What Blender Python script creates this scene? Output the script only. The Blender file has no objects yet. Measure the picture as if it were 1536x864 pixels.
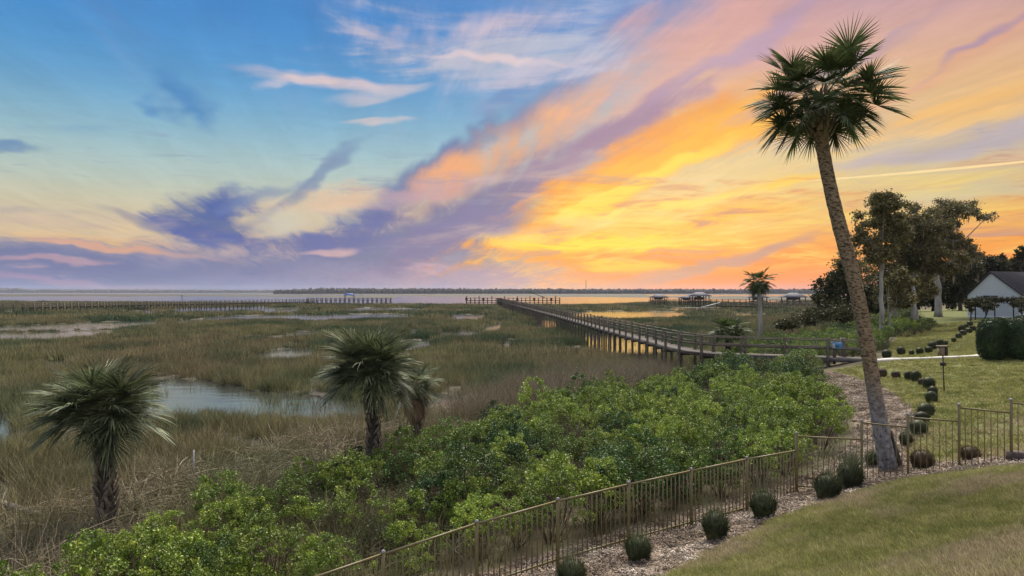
import bpy, math, random
import numpy as np
from math import radians as R, sin, cos, pi
random.seed(7); rng = np.random.default_rng(7)
SC = bpy.context.scene
COL = SC.collection

# ------------------------------------------------------------------ camera
CAMZ, F, CX, HZ = 6.2, 1024.0, 768.0, 438.0      # metres, focal in photo pixels, centre column, horizon row
cam_d = bpy.data.cameras.new('camera'); cam = bpy.data.objects.new('camera', cam_d); COL.objects.link(cam)
cam.location = (0, 0, CAMZ); cam.rotation_euler = (R(90) + math.atan((HZ - 432) / F), 0, 0)
cam_d.sensor_width = 36; cam_d.lens = 36 * F / 1536; cam_d.clip_start = 0.1; cam_d.clip_end = 30000
SC.camera = cam
SC.view_settings.view_transform = 'Standard'; SC.view_settings.look = 'None'
SC.view_settings.exposure = 0.4; SC.view_settings.gamma = 1.0; SC.view_settings.use_curve_mapping = False
SC.cycles.max_bounces = 6; SC.cycles.diffuse_bounces = 2; SC.cycles.transparent_max_bounces = 6

def lin(c):
    c = np.array(c[:3], float) / 255.0
    return tuple(np.where(c <= .04045, c / 12.92, ((c + .055) / 1.055) ** 2.4)) + (1.0,)
def world_at(px, py, z=0.0):
    """point of the place on the level z that stands at this pixel of the photograph"""
    d = (CAMZ - z) * F / (py - HZ)
    return ((px - CX) / F * d, d, z)
def world_deep(px, py, d):
    return ((px - CX) / F * d, d, CAMZ - (py - HZ) / F * d)

# ------------------------------------------------------------------ world: dusk sky with streaming cloud
SUN_AZ, SUN_EL = math.atan((955 - CX) / F), R(14)
def build_world():
    w = bpy.data.worlds.new("World"); SC.world = w; w.use_nodes = True
    w.cycles.sampling_method = 'MANUAL'; w.cycles.sample_map_resolution = 1024
    nt = w.node_tree; nt.nodes.clear(); N = nt.nodes.new; L = nt.links.new
    def put(sock, v):
        if isinstance(v, bpy.types.NodeSocket): L(v, sock)
        elif isinstance(v, (tuple, list)) and len(v) != len(sock.default_value): sock.default_value = tuple(v)[:len(sock.default_value)]
        else: sock.default_value = v
    def m(op, a, b=0.0, c=0.0, clamp=False):
        n = N('ShaderNodeMath'); n.operation = op; n.use_clamp = clamp
        put(n.inputs[0], a); put(n.inputs[1], b); put(n.inputs[2], c); return n.outputs[0]
    def ss(x, lo, hi):
        n = N('ShaderNodeMapRange'); n.interpolation_type = 'SMOOTHSTEP'
        put(n.inputs[0], x); n.inputs[1].default_value = lo; n.inputs[2].default_value = hi; return n.outputs[0]
    def mix(f, a, b):
        n = N('ShaderNodeMix'); n.data_type = 'RGBA'; put(n.inputs[0], f); put(n.inputs[6], a); put(n.inputs[7], b); return n.outputs[2]
    tc = N('ShaderNodeTexCoord'); sp = N('ShaderNodeSeparateXYZ'); L(tc.outputs['Generated'], sp.inputs[0])
    x, y, z = sp.outputs
    DEG = 180 / pi
    az = m('MULTIPLY', m('ARCTAN2', x, y), DEG)
    el0 = m('MULTIPLY', m('ARCSINE', z), DEG)
    el = m('ABSOLUTE', el0)
    # coordinates on a high cloud sheet, one axis along the streaming direction (vanishing a little left of the middle)
    zz = m('ADD', m('ABSOLUTE', z), 0.07)
    va = math.atan((560 - CX) / F)
    qx, qy = m('DIVIDE', x, zz), m('DIVIDE', y, zz)
    along = m('ADD', m('MULTIPLY', qx, sin(va)), m('MULTIPLY', qy, cos(va)))
    across = m('SUBTRACT', m('MULTIPLY', qx, cos(va)), m('MULTIPLY', qy, sin(va)))
    def noise(a, b, scale, detail=5, rough=.6, dist=0.0, seed=0.0):
        cb = N('ShaderNodeCombineXYZ'); put(cb.inputs[0], a); put(cb.inputs[1], b); cb.inputs[2].default_value = seed
        n = N('ShaderNodeTexNoise'); L(cb.outputs[0], n.inputs['Vector'])
        n.inputs['Scale'].default_value = scale; n.inputs['Detail'].default_value = detail
        n.inputs['Roughness'].default_value = rough; n.inputs['Distortion'].default_value = dist
        return n
    nA = noise(m('MULTIPLY', along, .35), m('MULTIPLY', across, 1.6), 1.0, 4, .62, .6, 3.1)     # streaks along the flow
    nB = noise(m('MULTIPLY', az, .05), m('MULTIPLY', el, .22), 1.0, 5, .6, .8, 9.0)               # flat wisps
    nC = noise(m('MULTIPLY', az, .11), m('MULTIPLY', el, .16), 1.0, 3, .6, .3, 5.0)               # puffs, used as a warp
    nD = noise(m('MULTIPLY', az, .12), m('MULTIPLY', el, .95), 1.0, 4, .65, .5, 1.7)              # thin level lines near the horizon
    fine = noise(m('MULTIPLY', along, .9), m('MULTIPLY', across, 5.0), 1.0, 6, .7, .8, 7.7)
    A, B, Cc, Dn = nA.outputs[0], nB.outputs[0], nC.outputs[0], nD.outputs[0]
    def warp(amt):
        wv = N('ShaderNodeVectorMath'); wv.operation = 'SUBTRACT'; L(nC.outputs[1], wv.inputs[0]); wv.inputs[1].default_value = (.5, .5, .5)
        ws = N('ShaderNodeVectorMath'); ws.operation = 'MULTIPLY'; L(wv.outputs[0], ws.inputs[0]); ws.inputs[1].default_value = (amt * 1.6, amt, 0)
        cb = N('ShaderNodeCombineXYZ'); put(cb.inputs[0], az); put(cb.inputs[1], el)
        ad = N('ShaderNodeVectorMath'); ad.operation = 'ADD'; L(cb.outputs[0], ad.inputs[0]); L(ws.outputs[0], ad.inputs[1])
        return ad.outputs[0]
    P_soft, P_hard = warp(6.0), warp(3.4)
    spx = N('ShaderNodeSeparateXYZ'); L(P_soft, spx.inputs[0]); azw, elw = spx.outputs[0], spx.outputs[1]
    def ramp(fac, stops, top=60.0):
        n = N('ShaderNodeValToRGB'); put(n.inputs[0], m('DIVIDE', fac, top, clamp=True)); e = n.color_ramp.elements
        n.color_ramp.interpolation = 'B_SPLINE' if len(stops) > 6 else 'LINEAR'
        for i, (p, c) in enumerate(stops):
            q = e[i] if i < 2 else e.new(min(1, p / top))
            if i < 2: q.position = min(1, p / top)
            q.color = lin(c)
        return n.outputs[0]
    def ed(py): return math.degrees(math.atan((HZ - py) / F))
    le = ramp(el, [(0, (124, 138, 180)), (ed(405), (134, 142, 182)), (ed(372), (206, 178, 172)), (ed(330), (216, 203, 170)), (ed(290), (192, 202, 190)),
                   (ed(230), (160, 195, 206)), (ed(160), (112, 166, 206)), (ed(80), (94, 154, 208)), (ed(0), (80, 140, 202)), (38, (140, 172, 212)), (60, (236, 234, 238))])
    ri = ramp(el, [(0, (238, 138, 104)), (ed(415), (246, 146, 76)), (ed(380), (246, 166, 70)), (ed(330), (234, 190, 112)), (ed(290), (214, 196, 156)),
                   (ed(240), (200, 186, 172)), (ed(185), (236, 196, 140)), (ed(130), (222, 182, 158)), (ed(60), (204, 166, 166)), (ed(0), (182, 158, 184)), (38, (206, 186, 194)), (60, (238, 230, 230))])
    def azp(px): return math.degrees(math.atan((px - CX) / F))
    side = ss(m('ADD', azw, m('MULTIPLY', elw, -.55)), azp(640), azp(960))
    side = m('MULTIPLY', side, m('SUBTRACT', 1.0, ss(azw, 75.0, 125.0)))
    col = mix(side, le, ri)
    def blob(col, cx, cy, rx, ry, ang, c, a=1.0, P=None, tex=None, t0=.35, t1=.65, hard=0):
        """an ellipse of cloud, sizes and slope as seen from the lawn; tex breaks it up"""
        c_el = math.degrees(math.atan((HZ - cy) / math.hypot(F, cx - CX))); c_az = azp(cx)
        k = math.degrees(1 / F); kx = k * cos(R(c_az)) ** 2; ky = k * cos(R(c_az))
        mp = N('ShaderNodeMapping'); mp.vector_type = 'TEXTURE'; L(P or P_hard, mp.inputs[0])
        mp.inputs[1].default_value = (c_az, c_el, 0); mp.inputs[2].default_value = (0, 0, R(ang)); mp.inputs[3].default_value = (rx * kx * 1.55, ry * ky * 1.55, 1)
        g = N('ShaderNodeTexGradient'); g.gradient_type = 'SPHERICAL'; L(mp.outputs[0], g.inputs[0])
        rag = (A if ang > 16 else B) if cx > 560 else (B if P is not P_soft else Cc)      # ragged, streaming edges
        if hard < 2:
            q = m('ADD', g.outputs[1], ragged[rag])
            f = m('MULTIPLY', ss(q, .12, .55 if hard else .85), ss(g.outputs[1], 0.0, .30))
        elif hard == 3: f = m('MULTIPLY', ss(g.outputs[1], 0.0, .7), ss(rag, .22, .55))
        else: f = ss(g.outputs[1], 0.0, .35)
        f = m('MULTIPLY', f, a)
        if tex is not None: f = m('MULTIPLY', f, ss(tex, t0, t1))
        return mix(f, col, lin(c))
    behind = ss(m('ABSOLUTE', az), 80.0, 150.0)
    col = mix(m('MULTIPLY', behind, .8), col, lin((238, 234, 246)))
    ragged = {}
    fo = m('MULTIPLY_ADD', fine.outputs[0], 1.0, -.5)
    for t_ in (A, B, Cc): ragged[t_] = m('MULTIPLY_ADD', t_, 1.7, m('SUBTRACT', fo, .85))
    # broad veil: generic streaks over the whole dome
    col = mix(m('MULTIPLY', ss(A, .48, .8), .2), col, lin((214, 186, 190)))
    # --- left and middle
    col = blob(col, 60, 350, 300, 26, 0, (226, 204, 160), .6)
    col = blob(col, 150, 366, 260, 12, -3, (240, 196, 142), .75, tex=B, t0=.35, t1=.6)
    col = blob(col, 60, 195, 110, 14, 8, (92, 140, 190), .6, tex=B)
    col = blob(col, 10, 210, 70, 9, 10, (78, 122, 180), .6)
    col = blob(col, 270, 165, 30, 60, 25, (86, 140, 195), .7, P=P_soft)
    col = blob(col, 200, 245, 130, 14, -10, (128, 165, 190), .7, tex=B, t0=.4, t1=.7)
    col = blob(col, 60, 320, 120, 6, 0, (150, 152, 165), .5, tex=B, t0=.4, t1=.7)
    col = blob(col, 180, 402, 420, 34, 0, (116, 126, 168), .95)
    col = blob(col, 140, 386, 260, 14, 2, (106, 118, 162), .7, tex=Dn, t0=.4, t1=.6)
    col = blob(col, 200, 376, 160, 5, -4, (226, 176, 150), .8)
    col = blob(col, 60, 396, 120, 5, 3, (196, 162, 176), .7)
    col = blob(col, 50, 410, 120, 6, -2, (188, 160, 180), .8, tex=Dn, t0=.4, t1=.6)
    col = blob(col, 100, 425, 200, 6, 0, (178, 152, 180), .6)
    # rising pale stretch and pink glints
    col = blob(col, 500, 300, 130, 22, 8, (226, 198, 172), .8)
    col = blob(col, 430, 335, 60, 26, 20, (214, 204, 184), .7)
    col = blob(col, 640, 300, 120, 24, 20, (196, 172, 182), .7, tex=A, t0=.35, t1=.6)
    # great purple-blue band
    col = blob(col, 720, 290, 360, 62, 33, (112, 118, 160), .92, P=P_soft)
    col = blob(col, 620, 365, 320, 60, 8, (112, 122, 162), .95, P=P_soft)
    col = blob(col, 690, 232, 330, 24, 31, (84, 106, 164), .85)
    col = blob(col, 900, 60, 200, 15, 28, (92, 132, 190), .6)
    col = blob(col, 560, 330, 170, 18, 30, (100, 108, 164), .8, tex=A, t0=.3, t1=.6)
    # dark violet knots on the left
    col = blob(col, 330, 334, 92, 34, -8, (84, 106, 160), .9)
    col = blob(col, 290, 342, 80, 13, -10, (88, 106, 168), .85)
    col = blob(col, 345, 308, 52, 26, 20, (82, 104, 168), .9)
    col = blob(col, 395, 295, 70, 9, 24, (120, 140, 180), .6)
    col = blob(col, 350, 356, 70, 12, 0, (90, 104, 168), .8)
    col = blob(col, 200, 330, 60, 8, -20, (150, 146, 160), .6)
    col = blob(col, 472, 270, 95, 9, 38, (104, 126, 172), .6, hard=3)
    col = blob(col, 470, 362, 95, 18, 5, (98, 110, 168), .85)
    col = blob(col, 520, 345, 80, 18, 30, (104, 112, 166), .7)
    col = blob(col, 425, 332, 36, 20, 12, (206, 200, 184), .8)
    col = blob(col, 520, 296, 90, 18, 8, (224, 194, 170), .7)
    col = blob(col, 480, 379, 40, 6, 6, (224, 188, 186), .7, hard=3)
    col = blob(col, 560, 415, 260, 22, 0, (142, 142, 178), .7)
    col = blob(col, 760, 420, 220, 22, 0, (170, 146, 168), .85)
    col = blob(col, 640, 402, 46, 5, 0, (205, 170, 185), .7)
    # --- the orange-pink shaft
    col = blob(col, 1060, 60, 330, 78, 31, (216, 170, 166), .9, P=P_soft)
    col = blob(col, 1000, 120, 260, 40, 31, (222, 178, 160), .8, tex=A, t0=.3, t1=.6)
    col = blob(col, 800, 204, 180, 34, 29, (238, 178, 128), .85, hard=3)
    col = blob(col, 700, 252, 90, 26, 24, (240, 176, 128), .85)
    col = blob(col, 880, 226, 190, 34, 27, (152, 126, 160), .88, P=P_soft)
    col = blob(col, 780, 290, 190, 48, 27, (116, 110, 152), .95)
    col = blob(col, 900, 215, 170, 30, 27, (148, 120, 156), .9)
    col = blob(col, 690, 340, 150, 40, 20, (122, 118, 164), .9)
    col = blob(col, 620, 290, 110, 16, 12, (190, 160, 180), .6)
    col = blob(col, 1130, 60, 190, 18, 28, (176, 156, 186), .7)
    # --- the glow: pale field, gold shaft above it, fire at its foot
    col = blob(col, 1000, 335, 260, 72, 12, (250, 196, 88), 1.0, tex=None)
    col = blob(col, 1130, 270, 240, 46, 8, (226, 204, 156), .85)
    col = blob(col, 880, 282, 210, 30, 27, (232, 160, 72), .85)
    col = blob(col, 940, 252, 205, 34, 26, (238, 160, 66), .85)
    col = blob(col, 965, 258, 205, 25, 25, (252, 186, 58), .95)
    col = blob(col, 1120, 195, 110, 26, 16, (250, 184, 76), .9)
    col = blob(col, 940, 284, 200, 10, 23, (255, 218, 90), .9)
    col = blob(col, 790, 340, 60, 12, 14, (236, 166, 78), .85, tex=Dn, t0=.3, t1=.5)
    col = blob(col, 700, 345, 110, 12, 14, (130, 122, 162), .8, tex=B, t0=.35, t1=.55)
    col = blob(col, 850, 380, 110, 17, -6, (250, 172, 44), .95)
    col = blob(col, 960, 396, 170, 22, -4, (244, 138, 40), .9)
    col = blob(col, 880, 362, 130, 14, -2, (255, 216, 60), 1.0)
    col = blob(col, 945, 398, 80, 8, -2, (255, 214, 40), 1.0)
    col = blob(col, 1000, 310, 180, 8, 4, (255, 222, 120), .8, tex=Dn, t0=.3, t1=.5)
    col = blob(col, 1120, 290, 170, 10, 9, (252, 206, 90), .8, tex=A, t0=.3, t1=.5)
    col = blob(col, 830, 408, 240, 9, -3, (176, 140, 150), .5, tex=Dn, t0=.45, t1=.6)
    col = blob(col, 1060, 404, 240, 26, 4, (244, 132, 48), .6)
    m_lines = m('MULTIPLY', ss(Dn, .50, .68), m('MULTIPLY', ss(azw, azp(740), azp(860)), m('MULTIPLY', ss(el, 0.5, 2.5), m('SUBTRACT', 1.0, ss(el, 7.5, 11.0)))))
    col = mix(m('MULTIPLY', m_lines, .75), col, lin((236, 148, 62)))
    m_l2 = m('MULTIPLY', ss(Dn, .52, .36), m('MULTIPLY', ss(azw, azp(760), azp(900)), m('MULTIPLY', ss(el, 1.0, 3.0), m('SUBTRACT', 1.0, ss(el, 7.0, 10.0)))))
    col = mix(m('MULTIPLY', m_l2, .5), col, lin((255, 228, 130)))
    # --- right side
    col = blob(col, 1130, 382, 190, 9, 14, (186, 142, 138), .9)
    col = blob(col, 1010, 408, 110, 9, 8, (190, 142, 132), .7)
    col = blob(col, 1250, 330, 200, 14, 5, (206, 190, 168), .5, tex=B)
    col = blob(col, 1450, 215, 240, 16, 8, (190, 178, 186), .85)
    col = blob(col, 1440, 160, 240, 24, 10, (246, 196, 124), .9, tex=A, t0=.2, t1=.5)
    col = blob(col, 1420, 190, 190, 10, 6, (250, 206, 140), .7)
    col = blob(col, 1420, 95, 260, 20, 22, (228, 174, 148), .8, tex=A, t0=.25, t1=.55)
    col = blob(col, 1330, 60, 240, 10, 24, (170, 150, 176), .6, tex=A, t0=.3, t1=.6)
    col = blob(col, 1470, 60, 130, 9, 24, (166, 146, 176), .7)
    col = blob(col, 1450, 290, 260, 16, 3, (204, 196, 172), .6)
    col = blob(col, 1420, 345, 260, 14, 2, (240, 190, 118), .5, tex=B, t0=.3, t1=.6)
    # --- high wisps in the blue
    col = blob(col, 640, 60, 260, 46, -3, (202, 196, 206), .9, tex=B, t0=.42, t1=.6)
    col = blob(col, 700, 45, 200, 24, 4, (214, 196, 204), .8, tex=A, t0=.4, t1=.6)
    col = blob(col, 850, 60, 180, 70, 20, (176, 186, 208), .75, tex=B, t0=.40, t1=.66)
    col = blob(col, 485, 121, 105, 8, -2, (226, 204, 204), .8, hard=3)
    col = blob(col, 440, 118, 60, 5, 4, (232, 208, 202), .7, hard=3)
    col = blob(col, 400, 126, 40, 7, 14, (200, 196, 210), .7)
    col = blob(col, 560, 142, 60, 8, 6, (206, 198, 206), .7, hard=3)
    col = blob(col, 566, 183, 44, 4.5, 2, (228, 208, 204), .75, hard=3)
    col = blob(col, 745, 93, 90, 5, -4, (226, 206, 208), .8, hard=3)
    col = blob(col, 820, 110, 120, 14, 12, (196, 190, 208), .6, tex=B, t0=.4, t1=.6)
    # long level wisps, pale and dusky, over the lower left and middle sky
    low = m('MULTIPLY', ss(el, .4, 3.0), m('SUBTRACT', 1.0, ss(el, 9.0, 16.0)))
    col = mix(m('MULTIPLY', m('MULTIPLY', ss(Dn, .54, .70), low), .38), col, lin((132, 138, 166)))
    col = mix(m('MULTIPLY', m('MULTIPLY', ss(nB.outputs[0], .56, .74), low), .30), col, lin((232, 206, 184)))
    # condensation trail
    cbp = N('ShaderNodeCombineXYZ'); put(cbp.inputs[0], az); put(cbp.inputs[1], el)
    col = blob(col, 1440, 252, 200, 1.5, .8, (252, 226, 170), .85, P=cbp.outputs[0], hard=2)
    # thin grain of cirrus everywhere
    br = N('ShaderNodeHueSaturation'); L(col, br.inputs['Color']); L(m('ADD', m('ADD', .73, m('MULTIPLY', fine.outputs[0], .30)), m('MULTIPLY', Dn, .18)), br.inputs['Value'])
    br.inputs['Saturation'].default_value = 1.06
    gm = N('ShaderNodeGamma'); L(br.outputs[0], gm.inputs[0]); gm.inputs[1].default_value = 1.12
    sky = N('ShaderNodeTexSky'); sky.sky_type = 'NISHITA'; sky.sun_disc = False; sky.sun_elevation = SUN_EL; sky.sun_rotation = SUN_AZ
    b1 = N('ShaderNodeBackground'); L(sky.outputs[0], b1.inputs[0]); b1.inputs[1].default_value = 0.004
    b2 = N('ShaderNodeBackground'); L(gm.outputs[0], b2.inputs[0]); b2.inputs[1].default_value = 0.758
    ad = N('ShaderNodeAddShader'); L(b1.outputs[0], ad.inputs[0]); L(b2.outputs[0], ad.inputs[1])
    out = N('ShaderNodeOutputWorld'); L(ad.outputs[0], out.inputs[0])
build_world()
sun_d = bpy.data.lights.new('raised_sun', 'SUN'); sun_d.energy = 5.0; sun_d.angle = R(30); sun_d.color = (1.0, .92, .78)
raised_sun = bpy.data.objects.new('raised_sun', sun_d); COL.objects.link(raised_sun)
raised_sun.rotation_euler = (-(pi / 2 - R(50)), 0, -SUN_AZ)   # on the glow's bearing but raised high, soft key added to brighten the foreground
raised_sun.location = (0, 0, 60)

# ------------------------------------------------------------------ small helpers
def tag(o, label=None, cat=None, group=None, kind=None):
    if label: o['label'] = label
    if cat: o['category'] = cat
    if group: o['group'] = group
    if kind: o['kind'] = kind
    return o
def empty(name, loc=(0, 0, 0), rz=0.0):
    o = bpy.data.objects.new(name, None); COL.objects.link(o); o.location = loc; o.rotation_euler = (0, 0, rz); o.empty_display_size = .2
    return o
def link(name, me, parent=None, loc=(0, 0, 0), rot=(0, 0, 0), scale=(1, 1, 1)):
    o = bpy.data.objects.new(name, me); COL.objects.link(o); o.location = loc; o.rotation_euler = rot; o.scale = scale
    if parent is not None: o.parent = parent
    return o
def np_mesh(name, V, faces, mat=None, smooth=False, attrs=None, mats=None, midx=None):
    """V (n,3); faces: list of int arrays of shape (k,3) or (k,4)"""
    me = bpy.data.meshes.new(name)
    V = np.asarray(V, np.float32)
    if not isinstance(faces, list): faces = [faces]
    faces = [np.asarray(f, np.int32) for f in faces if len(f)]
    loops = np.concatenate([f.ravel() for f in faces]); tot = np.concatenate([np.full(len(f), f.shape[1], np.int32) for f in faces])
    me.vertices.add(len(V)); me.vertices.foreach_set('co', V.ravel())
    me.loops.add(len(loops)); me.loops.foreach_set('vertex_index', loops)
    me.polygons.add(len(tot)); st = np.concatenate([[0], np.cumsum(tot)[:-1]]).astype(np.int32)
    me.polygons.foreach_set('loop_start', st); me.polygons.foreach_set('loop_total', tot)
    if smooth: me.polygons.foreach_set('use_smooth', np.ones(len(tot), bool))
    for mm in (mats or ([mat] if mat else [])): me.materials.append(mm)
    if midx is not None: me.polygons.foreach_set('material_index', np.asarray(midx, np.int32))
    attrs = dict(attrs or {})
    if 'rnd' not in attrs: attrs['rnd'] = np.repeat(np.random.default_rng(len(V)).uniform(0, 1, len(V) // 4 + 1), 4)[:len(V)]
    for k, a in attrs.items():
        at = me.attributes.new(k, 'FLOAT', 'POINT'); at.data.foreach_set('value', np.asarray(a, np.float32))
    me.update(calc_edges=True); me.validate(verbose=False)
    return me
class Geo:
    """collects boxes, bars and tubes into one mesh"""
    def __init__(s): s.V = []; s.F4 = []; s.F3 = []; s.n = 0
    def add(s, V, F4=(), F3=()):
        V = np.asarray(V, float); s.V.append(V)
        if len(F4): s.F4.append(np.asarray(F4, int) + s.n)
        if len(F3): s.F3.append(np.asarray(F3, int) + s.n)
        s.n += len(V); return s
    def box(s, c, size, rz=0.0, tilt=0.0):
        h = np.array(size) / 2; V = np.array([[x, y, z] for x in (-1, 1) for y in (-1, 1) for z in (-1, 1)]) * h
        if tilt: V = V @ np.array([[cos(tilt), 0, -sin(tilt)], [0, 1, 0], [sin(tilt), 0, cos(tilt)]])
        V = V @ np.array([[cos(rz), sin(rz), 0], [-sin(rz), cos(rz), 0], [0, 0, 1]]) + np.array(c)
        return s.add(V, [[0, 1, 3, 2], [4, 6, 7, 5], [0, 4, 5, 1], [2, 3, 7, 6], [0, 2, 6, 4], [1, 5, 7, 3]])
    def bar(s, a, b, w, h):
        """box section running from a to b, w across and h high"""
        a, b = np.array(a, float), np.array(b, float); d = b - a; L_ = np.linalg.norm(d); d /= L_
        up = np.array([0, 0, 1.0]) if abs(d[2]) < .95 else np.array([1.0, 0, 0])
        sx = np.cross(d, up); sx /= np.linalg.norm(sx); u = np.cross(sx, d)
        V = [p + sx * i * w / 2 + u * j * h / 2 for p in (a, b) for (i, j) in ((-1, -1), (1, -1), (1, 1), (-1, 1))]
        return s.add(V, [[0, 3, 2, 1], [4, 5, 6, 7], [0, 1, 5, 4], [1, 2, 6, 5], [2, 3, 7, 6], [3, 0, 4, 7]])
    def tube(s, pts, rad, n=8, cap=True, lump=0.0, seed=0):
        pts = np.asarray(pts, float); m = len(pts); rad = np.broadcast_to(np.asarray(rad, float), (m,))
        T = np.gradient(pts, axis=0); T /= np.linalg.norm(T, axis=1)[:, None] + 1e-9
        ref = np.array([0, 0, 1.0]) if abs(T[0][2]) < .8 else np.array([1.0, 0, 0])
        X = np.cross(T, ref); X /= np.linalg.norm(X, axis=1)[:, None] + 1e-9; Y = np.cross(T, X)
        a = np.arange(n) * 2 * pi / n
        r = rad[:, None] * np.ones(n)
        if lump: r = r * (1 + lump * np.random.default_rng(seed).normal(size=(m, n)))
        V = pts[:, None] + (X[:, None] * np.cos(a)[None, :, None] + Y[:, None] * np.sin(a)[None, :, None]) * r[..., None]
        V = V.reshape(-1, 3); i = np.arange(m - 1)[:, None] * n; k = np.arange(n)[None]
        Fq = np.stack([i + k, i + (k + 1) % n, i + n + (k + 1) % n, i + n + k], -1).reshape(-1, 4)
        F3 = []
        if cap:
            V = np.vstack([V, pts[0], pts[-1]]); b = m * n
            F3 = [[b, (j + 1) % n, j] for j in range(n)] + [[b + 1, (m - 1) * n + j, (m - 1) * n + (j + 1) % n] for j in range(n)]
        return s.add(V, Fq, F3)
    def mesh(s, name, mat, smooth=False, attrs=None):
        V = np.vstack(s.V); fs = []
        if s.F4: fs.append(np.vstack(s.F4))
        if s.F3: fs.append(np.vstack(s.F3))
        return np_mesh(name, V, fs, mat, smooth, attrs)
    def build(s, name, mat, parent=None, smooth=False, **k):
        return link(name, s.mesh(name, mat, smooth), parent, **k)

def fbm(x, y, seed=0, octaves=4, scale=1.0):
    """cheap smooth value noise 0..1 on arrays"""
    x = np.asarray(x, float) * scale; y = np.asarray(y, float) * scale; out = np.zeros_like(x); amp, tot = 1.0, 0.0
    for o in range(octaves):
        xi, yi = np.floor(x).astype(np.int64), np.floor(y).astype(np.int64); fx, fy = x - xi, y - yi
        fx = fx * fx * (3 - 2 * fx); fy = fy * fy * (3 - 2 * fy)
        def h(a, b):
            n = (a * 374761393 + b * 668265263 + (seed + o * 17) * 1442695041) & 0x7fffffff
            n = ((n ^ (n >> 13)) * 1274126177) & 0x7fffffff
            return ((n ^ (n >> 16)) & 0xffff) / 65535.0
        v = (h(xi, yi) * (1 - fx) + h(xi + 1, yi) * fx) * (1 - fy) + (h(xi, yi + 1) * (1 - fx) + h(xi + 1, yi + 1) * fx) * fy
        out += v * amp; tot += amp; amp *= .5; x = x * 2.03 + 5.1; y = y * 2.03 + 1.7
    return out / tot

# ------------------------------------------------------------------ materials
def mat_new(name):
    mt = bpy.data.materials.new(name); mt.use_nodes = True; nt = mt.node_tree; nt.nodes.clear(); return mt, nt
def nmat(name, stops, scale=5.0, rough=.8, detail=6, bump=0.0, bump_scale=None, coord='Object', stretch=(1, 1, 1), spec=.25, trans=0.0,
         vary=0.0, rnd=0.0, tintattr=None, tintcol=None, big=None, bigscale=.1, metal=0.0, dist=.02, bigfac=(.42, .6)):
    """noise-coloured surface. vary: value change per object/instance; tintattr: instance attribute mixing to tintcol; big: second colour in broad patches"""
    mt, nt = mat_new(name); N = nt.nodes.new; L = nt.links.new
    out = N('ShaderNodeOutputMaterial'); bs = N('ShaderNodeBsdfPrincipled')
    if coord == 'World': g = N('ShaderNodeNewGeometry'); src = g.outputs['Position']
    else: g = N('ShaderNodeTexCoord'); src = g.outputs['Object']
    mp = N('ShaderNodeMapping'); mp.inputs[3].default_value = stretch; L(src, mp.inputs[0])
    nz = N('ShaderNodeTexNoise'); nz.inputs['Scale'].default_value = scale; nz.inputs['Detail'].default_value = detail; nz.inputs['Roughness'].default_value = .65
    L(mp.outputs[0], nz.inputs['Vector'])
    rp = N('ShaderNodeValToRGB'); e = rp.color_ramp.elements
    for i, (p, c) in enumerate(stops):
        q = e[i] if i < 2 else e.new(p)
        q.position = p; q.color = tuple(c) + (1,)
    L(nz.outputs[0], rp.inputs[0]); col = rp.outputs[0]
    def mixc(f, a, b):
        n = N('ShaderNodeMix'); n.data_type = 'RGBA'
        if isinstance(f, float): n.inputs[0].default_value = f
        else: L(f, n.inputs[0])
        L(a, n.inputs[6])
        if isinstance(b, tuple): n.inputs[7].default_value = b + (1,)
        else: L(b, n.inputs[7])
        return n.outputs[2]
    if big is not None:
        gp = N('ShaderNodeNewGeometry'); n2 = N('ShaderNodeTexNoise'); n2.inputs['Scale'].default_value = bigscale; n2.inputs['Detail'].default_value = 4
        L(gp.outputs['Position'], n2.inputs['Vector']); mr = N('ShaderNodeMapRange'); mr.inputs[1].default_value = bigfac[0]; mr.inputs[2].default_value = bigfac[1]
        L(n2.outputs[0], mr.inputs[0]); col = mixc(mr.outputs[0], col, tuple(big))
    if tintattr:
        at = N('ShaderNodeAttribute'); at.attribute_type = 'INSTANCER'; at.attribute_name = tintattr
        col = mixc(at.outputs['Fac'], col, tuple(tintcol))
    if rnd:      # every blade or leaf its own lightness, carried by the mesh
        ga = N('ShaderNodeAttribute'); ga.attribute_name = 'rnd'; mr = N('ShaderNodeMapRange'); mr.inputs[3].default_value = 1 - rnd; mr.inputs[4].default_value = 1 + rnd
        L(ga.outputs['Fac'], mr.inputs[0]); hs = N('ShaderNodeHueSaturation'); L(col, hs.inputs['Color']); L(mr.outputs[0], hs.inputs['Value']); col = hs.outputs[0]
    if vary:
        oi = N('ShaderNodeObjectInfo'); mr = N('ShaderNodeMapRange'); mr.inputs[3].default_value = 1 - vary; mr.inputs[4].default_value = 1 + vary
        L(oi.outputs['Random'], mr.inputs[0]); hs = N('ShaderNodeHueSaturation'); L(col, hs.inputs['Color']); L(mr.outputs[0], hs.inputs['Value']); col = hs.outputs[0]
    L(col, bs.inputs['Base Color']); bs.inputs['Roughness'].default_value = rough; bs.inputs['Specular IOR Level'].default_value = spec; bs.inputs['Metallic'].default_value = metal
    if bump:
        nb = N('ShaderNodeTexNoise'); nb.inputs['Scale'].default_value = bump_scale or scale * 2; nb.inputs['Detail'].default_value = 5; L(mp.outputs[0], nb.inputs['Vector'])
        bp = N('ShaderNodeBump'); bp.inputs['Strength'].default_value = bump; bp.inputs['Distance'].default_value = dist; L(nb.outputs[0], bp.inputs['Height']); L(bp.outputs[0], bs.inputs['Normal'])
    sh = bs.outputs[0]
    if trans:
        tr = N('ShaderNodeBsdfTranslucent'); L(col, tr.inputs[0]); mx = N('ShaderNodeMixShader'); mx.inputs[0].default_value = trans
        L(sh, mx.inputs[1]); L(tr.outputs[0], mx.inputs[2]); sh = mx.outputs[0]
    L(sh, out.inputs[0]); return mt

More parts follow.
